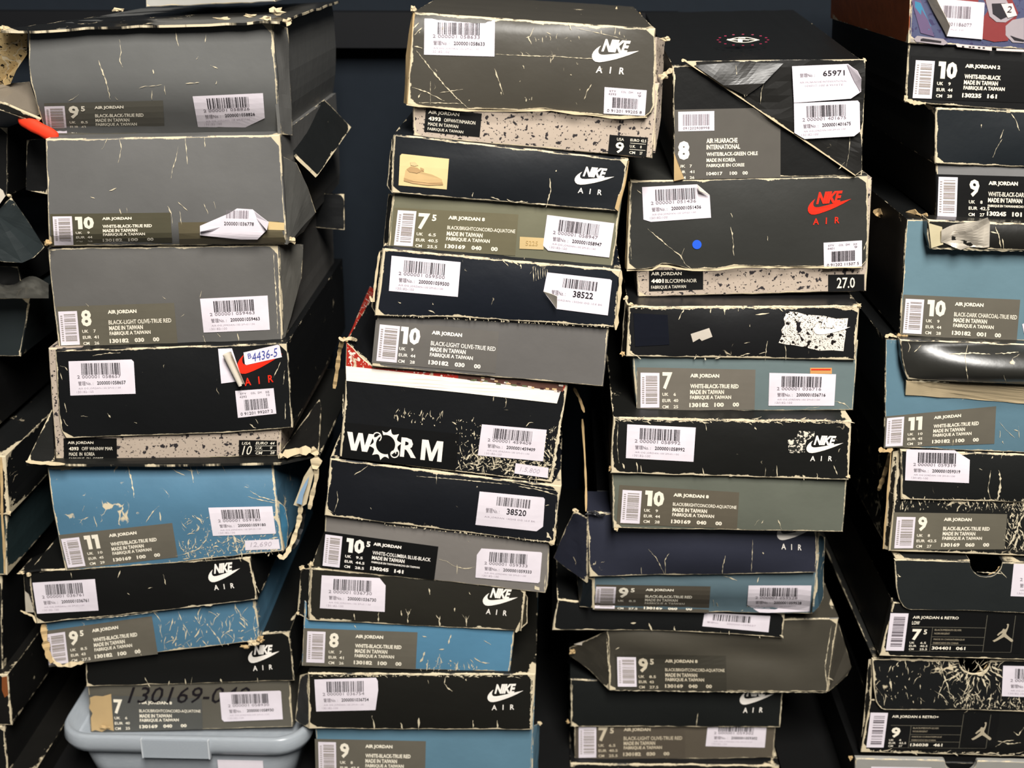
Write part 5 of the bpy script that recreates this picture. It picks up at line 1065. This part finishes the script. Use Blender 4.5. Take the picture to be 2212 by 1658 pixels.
size_label(b, t, [(1931, 1106), (2176, 1110), (2170, 1186), (1924, 1187)], '9', None, 'AIR JORDAN', ['BLACK-BLACK-TRUE RED'] + TAIW, ['130169', '060', '00'], UKROW['9'], plain('grey_label_e', (104, 99, 86), .42, .3), seed=24, patch_uv=(.03, .195, .12, .96), num=(.22, .36), tx=.445)
scuffs(t, rlines([(2176, 1085), (2240, 1088), (2235, 1195), (2172, 1190)], 90, 52, (6, 26), (-2.6, -.6)) + rlines([(1935, 1080), (2212, 1086), (2212, 1108), (1935, 1104)], 50, 53, (4, 18), (-2, -1)) + [[(2212, 1110), (2190, 1160), (2176, 1185), 6], [(2205, 1150), (2190, 1186), 5]], 2.2, 36)
poly3(b, 'side_flap', [(1929, 975, .008), (1944, 972, .006), (1932, 1078, .006), (1922, 1188, .006), (1908, 1184, .015), (1918, 1070, .012)], worn((30, 29, 25), 2.6, .4), .0015, seed=5)
ribbon(b, 'torn_edge', [(1925, 975, .01), (1920, 1040, .01), (1914, 1110, .01), (1908, 1185, .012)], .0016, KRAFT, seed=30)
ribbon(b, 'torn_strip', [(1922, 978, .02), (1915, 1010, .03), (1905, 1040, .035), (1897, 1060, .04)], .004, KRAFT, seed=31)

# --- two boxes with tuck-in flap, thumb notch and grid label
JM = [(.76, .1), (.73, .24), (.69, .38), (.64, .5), (.66, .58), (.78, .7), (1.0, .88), (1.0, .97), (.92, 1.0), (.7, .82), (.55, .72), (.42, .8), (.24, .92), (.08, 1.0), (.0, .93), (.12, .86), (.3, .72), (.44, .58), (.48, .5), (.36, .56), (.26, .66), (.2, .62), (.3, .5), (.44, .38), (.47, .3), (.53, .27), (.57, .31), (.62, .3), (.67, .22), (.69, .09)]
def retro(label, y, flap, notch, body, quad, title, size, half, code, bar, jm, mat, fmat, sticker, floor=False, bs=41):
    b = shoebox(label, 2150, body[2][1], y)
    inner = solid(b, 'tray', worn((13, 13, 13), .6), quad=up(body, -2), y=y + .014, depth=.30, floor=floor, amp=.0002, bulge=0)  # solid black block; shade of the hollow behind the notch is its colour
    t = solid(b, 'tray_front', mat, quad=body, y=y + .004, depth=.009, bulge=.0005, amp=.0003, cham=.0006, nv=6)
    tl, tr = flap[0], flap[1]; nx, nw, nh = notch
    f = lambda x: tl[1] + (tr[1] - tl[1]) * (x - tl[0]) / (tr[0] - tl[0])
    T = [tl, (nx - nw, f(nx - nw))] + [(nx - nw * math.cos(k / 12 * math.pi), f(nx) + nh * math.sin(k / 12 * math.pi)) for k in range(1, 12)] + [(nx + nw, f(nx + nw)), tr]
    s = solid(b, 'lid_flap', fmat, T=T, R=[tr, flap[2]], B=flap[4], L=flap[3], y=y, depth=.0028, bulge=.0006, amp=.0003, nu=150, nv=14, wob=.4, cham=.0006)
    topz = P(*tl, y).z
    for (xa, xb) in ((tl[0] + 3, nx - nw), (nx + nw, tr[0])):
        A = P(xa, f(xa), y); B_ = P(xb, f(xb), y)
        poly3(b, 'lid', [A, B_, Vector((B_.x, .3 + y, B_.z)), Vector((A.x, .3 + y, A.z))] if False else [(A.x, y + .0005, A.z + .001), (B_.x, y + .0005, B_.z + .001), (B_.x, y + .3, B_.z + .001), (A.x, y + .3, A.z + .001)], worn((44, 44, 42), .8, 0, .2, .35, .5), .0015, world=True, cuts=2, rough=.0003)
    ribbon(b, 'notch_rim', [(nx + nw * .1, f(nx) + nh - 1, y + .0035), (nx + nw * .6, f(nx) + nh * .78, y + .0035), (nx + nw * .93, f(nx) + nh * .3, y + .0035)], .0036, KRAFT, seed=bs)
    base = patch(b, t, quad, KLAB, 'size_label', .0004, 2); p = Print(base, t, quad, .0008)
    LI = plain('grid_grey', (96, 92, 80))
    for (u0, u1, v0, v1) in ((.17, .72, .36, .372), (.33, .72, .6, .612), (.33, .72, .8, .812), (.325, .329, .36, .97), (.72, .724, .04, .97), (.93, .934, .04, .97), (.17, .93, .97, .978)): p.rect(u0, u1, v0, v1, LI, 'grid_lines')
    p.rect(.0, .135, .03, .97, PAPER, 'barcode_patch')
    for k, tt in enumerate(title): p.text(tt, .17, .17 + .019 * len(tt), .09 + .13 * k, .18 + .13 * k, CREAM, 'lettering', .02)
    p.text(size, .18, .25, .42, .7, CREAM, 'size_number', .04)
    if half: p.text(half, .265, .29, .43, .55, CREAM, 'half_size', .02)
    for k, (a, c) in enumerate(UKROW[size + half]): p.text(a, .17, .17 + .018 * len(a), .74 + .08 * k, .79 + .08 * k, CREAM, 'lettering', .01); p.text(c, .25, .25 + .014 * len(c), .74 + .08 * k, .79 + .08 * k, CREAM, 'lettering', .01)
    DI = plain('dim_ink3', (170, 158, 134))
    for k, tt in enumerate(('BLACK/MEDIUM-SILVER', 'NOIR/ARGENT', 'MADE IN CHINA/FABRIQUE', 'FABRICADO EN CHINA')): p.text(tt, .345, .345 + .0105 * len(tt), .41 + .09 * k + (.06 if k > 1 else 0), .455 + .09 * k + (.06 if k > 1 else 0), DI, 'lettering', .0)
    p.text(code[0], .34, .48, .85, .93, CREAM, 'lettering', .03); p.text(code[1], .52, .59, .85, .93, CREAM, 'lettering', .03)
    p.done()
    p = Print(base, t, quad, .0012); p.bars(.03, .115, .12, .9, 14, bs, INKG, True); p.done()
    p = Print(base, t, jm, .0012); p.poly(JM, plain('emblem_grey', (176, 164, 140)), 'jumping_emblem'); p.poly([(.71 + .055 * math.cos(k), .05 + .05 * math.sin(k)) for k in [i * .785 for i in range(8)]], plain('emblem_grey', (176, 164, 140)), 'jumping_emblem'); p.done()
    price_sticker(b, s, sticker[0], sticker[1], None, bs)
    return b, s, t
TM = worn((17, 17, 16), 1.0, 0, .35)
b, s, t = retro('newer black box with thumb notch and size 7.5 grid label, right stack', 0, [(1932, 1208), (2480, 1222), (2476, 1336), [(1932, 1208), (1936, 1270), (1942, 1295), (1952, 1311), (1966, 1317)], [(1966, 1317), (2100, 1319), (2476, 1336)]], (2130, 35, 32),
     [(1930, 1300), (2478, 1318), (2470, 1432), (1900, 1416)], [(1924, 1321), (2214, 1326), (2203, 1411), (1913, 1407)], ['AIR JORDAN 6 RETRO', 'LOW'], '7', '5', ('304401', '061'), None, [(2146, 1346), (2190, 1347), (2188, 1386), (2144, 1386)], TM, worn((33, 36, 36), .9, 0, .3, .45, .4), ([(2190, 1217), (2330, 1222), (2322, 1292), (2183, 1287)], '2000001059289'), bs=42)
scuffs(s, [[(1938, 1240), (1945, 1246), 4], [(2110, 1235), (2165, 1238), 2.5], [(2160, 1232), (2175, 1248), 1.2]], 2, 37)
b, s, t = retro('newer black box rubbed white around its thumb notch, size 9 grid label', .014, [(1884, 1423), (2480, 1428), (2474, 1548), [(1884, 1423), (1887, 1480), (1892, 1515), (1900, 1528), (1910, 1533)], [(1910, 1533), (2100, 1533), (2474, 1548)]], (2105, 34, 30),
     [(1880, 1510), (2474, 1522), (2466, 1640), (1859, 1624)], [(1881, 1536), (2160, 1540), (2148, 1618), (1871, 1616)], ['AIR JORDAN 6 RETRO+'], '9', '', ('136038', '461'), None, [(2098, 1559), (2142, 1559), (2141, 1598), (2098, 1598)], worn((17, 17, 16), 1.4, .15, .5), worn((21, 22, 22), 2.0, .7, .9), ([(2167, 1437), (2310, 1440), (2304, 1508), (2164, 1503)], '2000001059290'), bs=43)
scuffs(s, rlines([(2020, 1430), (2165, 1432), (2165, 1525), (2020, 1525)], 55, 61, (8, 40), (-2.6, -.5)) + rlines([(2060, 1505), (2212, 1510), (2212, 1533), (2060, 1533)], 90, 62, (4, 14), (-2.2, -.9)) + rlines([(1890, 1430), (2020, 1430), (2020, 1525), (1900, 1525)], 22, 63, (5, 24), (-2, -1)) + [[(2030, 1425), (2036, 1450), (2045, 1475), (2052, 1498), 3], [(2028, 1498), (2040, 1470), (2070, 1458), 3], [(1923, 1465), (1925, 1492), 5], [(1955, 1425), (1958, 1445), 4]] + [[(2105 + 40 * math.cos(a), 1426 + 36 * math.sin(a)), (2105 + (52 + 12 * (i % 3)) * math.cos(a), 1426 + (46 + 10 * (i % 3)) * math.sin(a)), 4] for i, a in enumerate([.2 + .2 * k for k in range(14)])], 2.2, 38)
scuffs(t, [[(2155, 1600), (2180, 1606), (2205, 1604), 3], [(2150, 1612), (2170, 1600), (2190, 1598), 2.5], [(2190, 1580), (2200, 1588), (2212, 1570), 3], [(1940, 1624), (1990, 1622), 3]] + rlines([(1880, 1620), (2212, 1626), (2212, 1630), (1880, 1624)], 40, 64, (4, 20), (-.2, .2)), 2, 39)
poly3(b, 'side_flap', [(1876, 1424, 0.0200), (1884, 1423, 0.0180), (1880, 1520, 0.0180), (1861, 1622, 0.0200), (1858, 1620, 0.0240), (1870, 1500, 0.0220)], worn((24, 23, 20), 2.0, .2), .0012, seed=4)
# --- pale grey box at the foot
b = shoebox('pale grey box with thumb notch at the bottom rim of the right stack', 2150, 1720, 0)
GM = worn((150, 148, 142), .8, 0, .2)
inner = solid(b, 'tray', worn((14, 14, 14), .3), quad=[(1850, 1642), (2480, 1652), (2470, 1760), (1846, 1760)], y=.012, floor=True, depth=.3, bulge=0)  # black block behind the notch, the hollow's shade put into its colour
f = lambda x: 1637 + (x - 1848) * .02
T = [(1848, 1637), (2041, f(2041))] + [(2076 - 35 * math.cos(k / 12 * math.pi), f(2076) + 30 * math.sin(k / 12 * math.pi)) for k in range(1, 12)] + [(2111, f(2111)), (2480, f(2480))]
s = solid(b, 'tray_front', GM, T=T, R=[(2480, f(2480)), (2470, 1760)], B=[(1844, 1760), (2470, 1760)], L=[(1848, 1637), (1844, 1760)], y=.0, depth=.005, bulge=0, nu=150, nv=8, wob=.3, floor=True)
q = [(1882, 1655), (2012, 1657), (2010, 1715), (1878, 1712)]
base = patch(b, s, q, PAPER, 'size_label', .0005, 1); p = Print(base, s, q, .0009); p.bars(.1, .9, .2, .6, 20, 5, INKG); p.done()
crumple(b, 'torn_corner', 1838, 1636, .004, 7, 7, KRAFT, 131)

# =================== fragments of the stack cut by the left rim
DB = worn((26, 31, 33), .9, 0, .3, .4, .4)
b = shoebox('grey box corner tipped under torn tan flap at the left rim', 20, 215, .03)
poly3(b, 'lid', [(-80, 206, .0), (-10, 184, .03), (64, 176, .05), (86, 246, .03), (70, 254, .012), (0, 219, .0), (-80, 214, .0)], worn((128, 118, 104), .9, .1, .4), .006, cuts=3, seed=2)
poly3(b, 'lid_edge', [(-80, 216, -.001), (0, 220, .0), (88, 258, .012), (80, 266, .014), (0, 238, .002), (-80, 232, .0)], worn((34, 33, 30), 1.6), .003, cuts=2, seed=3)
def tube(name, label, cat, pts, r, mat):
    o = thing(name, label, cat, P(*pts[0])); n = 24; pp = resample([P(*q) for q in pts], n); V = []; Fc = []
    for i, c in enumerate(pp):
        d = (pp[min(n, i + 1)] - pp[max(0, i - 1)]).normalized(); u = d.cross(Vector((0, 1, 0))).normalized(); w_ = u.cross(d)
        k = r * (math.sqrt(max(0.05, 1 - (2 * i / n - 1) ** 6))) * (1 + .18 * noise.noise(c * 160))
        for j in range(10):
            a = j / 10 * 6.2832; V.append(c + u * math.cos(a) * k + w_ * math.sin(a) * k * .6)
    for i in range(n):
        for j in range(10): Fc.append([10 * i + j, 10 * i + (j + 1) % 10, 10 * i + 10 + (j + 1) % 10, 10 * i + 10 + j])
    Fc += [list(range(9, -1, -1)), [10 * n + j for j in range(10)]]
    return mk('strap', V, Fc, mat, o, smooth=True)
tube('red_strap', 'bright red strap end squeezed beside the grey boxes at the left', 'strap', [(40, 254, .016), (66, 268, .012), (96, 284, .012), (126, 300, .014)], .0062, plain('red_fabric', (238, 62, 34), .7, .2))
b = shoebox('dark tented box lid with pointed corner at the left rim', 30, 560, .03)
poly3(b, 'lid', [(24, 426, .03), (62, 480, .04), (96, 534, .05), (74, 556, .035), (48, 567, .03), (10, 566, .025), (-70, 548, .02), (-70, 490, .02), (-10, 462, .025)], worn((40, 46, 47), .7, .05, .3, .4, .4), .006, cuts=4, rough=.0015, seed=5)
crumple(b, 'torn_corner', 20, 422, .03, 7, 5, FRAY, 141)
poly3(b, 'paper_scrap', [(-10, 400, .02), (6, 412, .02), (11, 424, .02), (-2, 442, .02), (-14, 440, .02)], PAPERB, .001, seed=1)
b = thing('plastic_bag', 'crumpled clear plastic sheet between dark boxes at the left rim', 'bag', P(40, 640, .03))
V = []; Fc = []
for j in range(9):
    for i in range(25):
        px = -60 + 165 * i / 24; py = 606 + 38 * j / 8 - 10 * math.sin(i * .42) * (1 - j / 8)
        V.append(P(px, py, .06 - .006 * j + .008 * noise.noise(Vector((i * .4, j * .7, 3)))))
for j in range(8):
    for i in range(24): Fc.append([25 * j + i, 25 * j + 25 + i, 25 * j + 26 + i, 25 * j + 1 + i])
mk('sheet', V, Fc, plain('clear_plastic', (120, 118, 110), .16, .8, **{'Transmission Weight': .6}), b, smooth=True)
def fringe(label, lid, tray, lm, tm, y, floor=False):
    b = shoebox(label, (lid[0][0] + lid[1][0]) / 2, (tray or lid)[2][1], y)
    s = solid(b, 'lid', lm, quad=lid, y=y, floor=floor and not tray)
    if tray: solid(b, 'tray', tm, quad=up(tray, 30), y=y + .004, depth=.3, floor=floor)
    return b, s
fringe('flat black box squeezed under the tented lid at the left rim', [(-420, 566), (40, 574), (50, 622), (-420, 616)], None, worn((15, 15, 15), .4), None, .06)
fringe('black box in deep shade under the tipped grey lid, left rim', [(-420, 268), (18, 274), (16, 424), (-420, 418)], None, worn((14, 14, 14), .4), None, .06)
fringe('dark slate box with a clean edge, left rim, below the plastic sheet', [(-420, 636), (66, 643), (44, 770), (-420, 764)], None, worn((34, 40, 41), .6), None, .05)
fringe('black box hidden in shade at the left rim above the teal one', [(-440, 778), (-14, 788), (-10, 924), (-440, 914)], None, worn((16, 16, 16), .5), None, .05)
b, s = fringe('black-lidded box with dark teal tray cut by the left rim', [(-440, 962), (12, 985), (20, 1112), (-440, 1094)], [(-436, 1096), (14, 1112), (15, 1242), (-436, 1226)], worn((20, 21, 21), 2.0, .3, .6), worn((42, 58, 60), 1.6), .0)
ribbon(b, 'torn_edge', [(2, 988, -.002), (4, 1050, -.002), (4, 1110, -.001), (9, 1180, .002), (10, 1238, .003)], .0022, KRAFT, seed=33)
crumple(b, 'torn_corner', 20, 1108, .0, 6, 7, FRAY, 142)
b, s = fringe('plain black box in shade at the left rim, above the notched one', [(-440, 1226), (4, 1240), (6, 1446), (-440, 1434)], None, worn((14, 14, 14), .8), None, .01)
b, s = fringe('black box with cut-out slot at its edge, lower left rim', [(-440, 1446), (17, 1456), (26, 1566), (-440, 1560)], None, worn((20, 19, 17), 1.2, .2, .5), None, .0)
patch(b, s, [(4, 1462), (15, 1460), (18, 1500), (10, 1506), (4, 1490)], plain('slot_brown', (130, 72, 34), .7), 'slot', .0006, 1)
fringe('scuffed black box at the lowest corner of the left rim', [(-440, 1564), (10, 1568), (18, 1672), (-440, 1668)], None, worn((20, 20, 19), 1.1, .1, .6), None, .0)
b, s = fringe('black box lid with pale scraped edge on the floor, lower left corner', [(-440, 1668), (74, 1668), (76, 1770), (-440, 1770)], None, worn((26, 25, 23), 1.4, .3, .8, .35, .5), None, .0, True)
# dark opened lids hanging behind the first stack
b = shoebox('black open lid jutting out with worn rim beside left stack', 690, 378, .06, 'box_lid')
b['category'] = 'lid'
poly3(b, 'panel', [(612, 304, .05), (648, 342, .05), (686, 379, .055), (722, 328, .14), (758, 275, .22), (700, 215, .22), (640, 262, .12)], worn((22, 24, 24), 1.2, .1, .5), .003, cuts=4, seed=2)
scuffs(Surf(.062), [], 1) if False else None
b = shoebox('black lid corner with pale lower edge hanging beside size 10 grey box', 706, 494, .2, 'box_lid'); b['category'] = 'lid'
poly3(b, 'panel', [(690, 418, .2), (743, 420, .2), (744, 496, .2), (672, 490, .2), (668, 450, .2)], worn((18, 19, 20), 1.0), .003, cuts=3, seed=3)
b = shoebox('thin black lid edge behind the left side of size 10 grey box', 60, 410, .06, 'box_lid'); b['category'] = 'lid'
poly3(b, 'panel', [(58, 302, .07), (104, 300, .07), (104, 420, .07), (56, 410, .07)], worn((18, 18, 18), .9), .003, cuts=2, seed=4)

# =================== clear plastic container
b = thing('plastic_container', 'translucent grey plastic container with clip lid under the left stack', 'container', (P(390, 1700, -.03).x, .1, 0))
PL = bpy.data.materials.new('frosted_plastic'); PL.use_nodes = True; bs = PL.node_tree.nodes['Principled BSDF']
_n = PL.node_tree.nodes.new('ShaderNodeTexNoise'); _n.inputs['Scale'].default_value = 30
PL.node_tree.links.new(mix(PL.node_tree, _n.outputs[0], lin((186, 194, 202)), lin((206, 212, 218))), bs.inputs['Base Color'])
bs.inputs['Roughness'].default_value = .25; bs.inputs['Transmission Weight'].default_value = .4; bs.inputs['IOR'].default_value = 1.4
def loft(parent, name, cx, cy, prof, mat, r):
    """stack of rounded rectangles: prof = (z, half width, half depth)"""
    V = []; Fc = []; n = 32
    for (z, hw, hd) in prof:
        for k in range(n):
            qd = k // 8; a = (k % 8) / 7 * math.pi / 2 + qd * math.pi / 2
            sx = (1, -1, -1, 1)[qd]; sy = (1, 1, -1, -1)[qd]
            V.append(Vector((cx + sx * (hw - r) + r * math.cos(a), cy + sy * (hd - r) + r * math.sin(a), z)))
    for i in range(len(prof) - 1):
        for k in range(n): Fc.append([n * i + k, n * i + (k + 1) % n, n * i + n + (k + 1) % n, n * i + n + k])
    Fc += [list(range(n - 1, -1, -1)), [n * (len(prof) - 1) + k for k in range(n)]]
    o = mk(name, V, Fc, mat, parent, smooth=True)
    for pl in o.data.polygons[-2:]: pl.use_smooth = False
    return o
yf = -.012
xl = P(116, 1605, yf).x; xr = P(662, 1605, yf).x; cx = (xl + xr) / 2; hw = (xr - xl) / 2
zt = P(390, 1582, .03).z - .001; zm = P(390, 1600, yf).z; zb = P(390, 1634, yf).z
hd = .17; cy = yf + hd
loft(b, 'lid', cx, cy, [(zb, hw - .006, hd - .006), (zb + .002, hw - .003, hd - .003), ((zm + zb) / 2, hw, hd), (zm, hw - .001, hd - .001), (zm + .002, hw - .002, hd - .002), (zm + .004, hw - .005, hd - .005), (zt - .003, hw - .011, hd - .011), (zt - .001, hw - .013, hd - .013), (zt, hw - .016, hd - .016)], PL, .035)
loft(b, 'body', cx, cy, [(0.0, hw - .028, hd - .028), (zb * .5, hw - .021, hd - .021), (zb + .001, hw - .014, hd - .014)], PL, .028)
# clip across the front of the lid
x0 = P(306, 1600, yf).x; x1 = P(450, 1600, yf).x
V, Fc = bxv(x0, x1, yf - .0012, yf + .004, zb - .001, zm + .001); mk('clip', V, Fc, PL, b)
for px_ in (306, 450):
    xx = P(px_, 1600, yf).x; V, Fc = bxv(xx - .0008, xx + .0008, yf - .002, yf + .003, zb - .001, zm + .002); mk('clip_groove', V, Fc, plain('groove_grey', (196, 200, 204), .3), b)
V, Fc = bxv(P(470, 1650, 0).x, P(568, 1650, 0).x, yf + .0125, yf + .0135, .006, P(500, 1658, yf).z); mk('paper_label', V, Fc, PAPER, b)
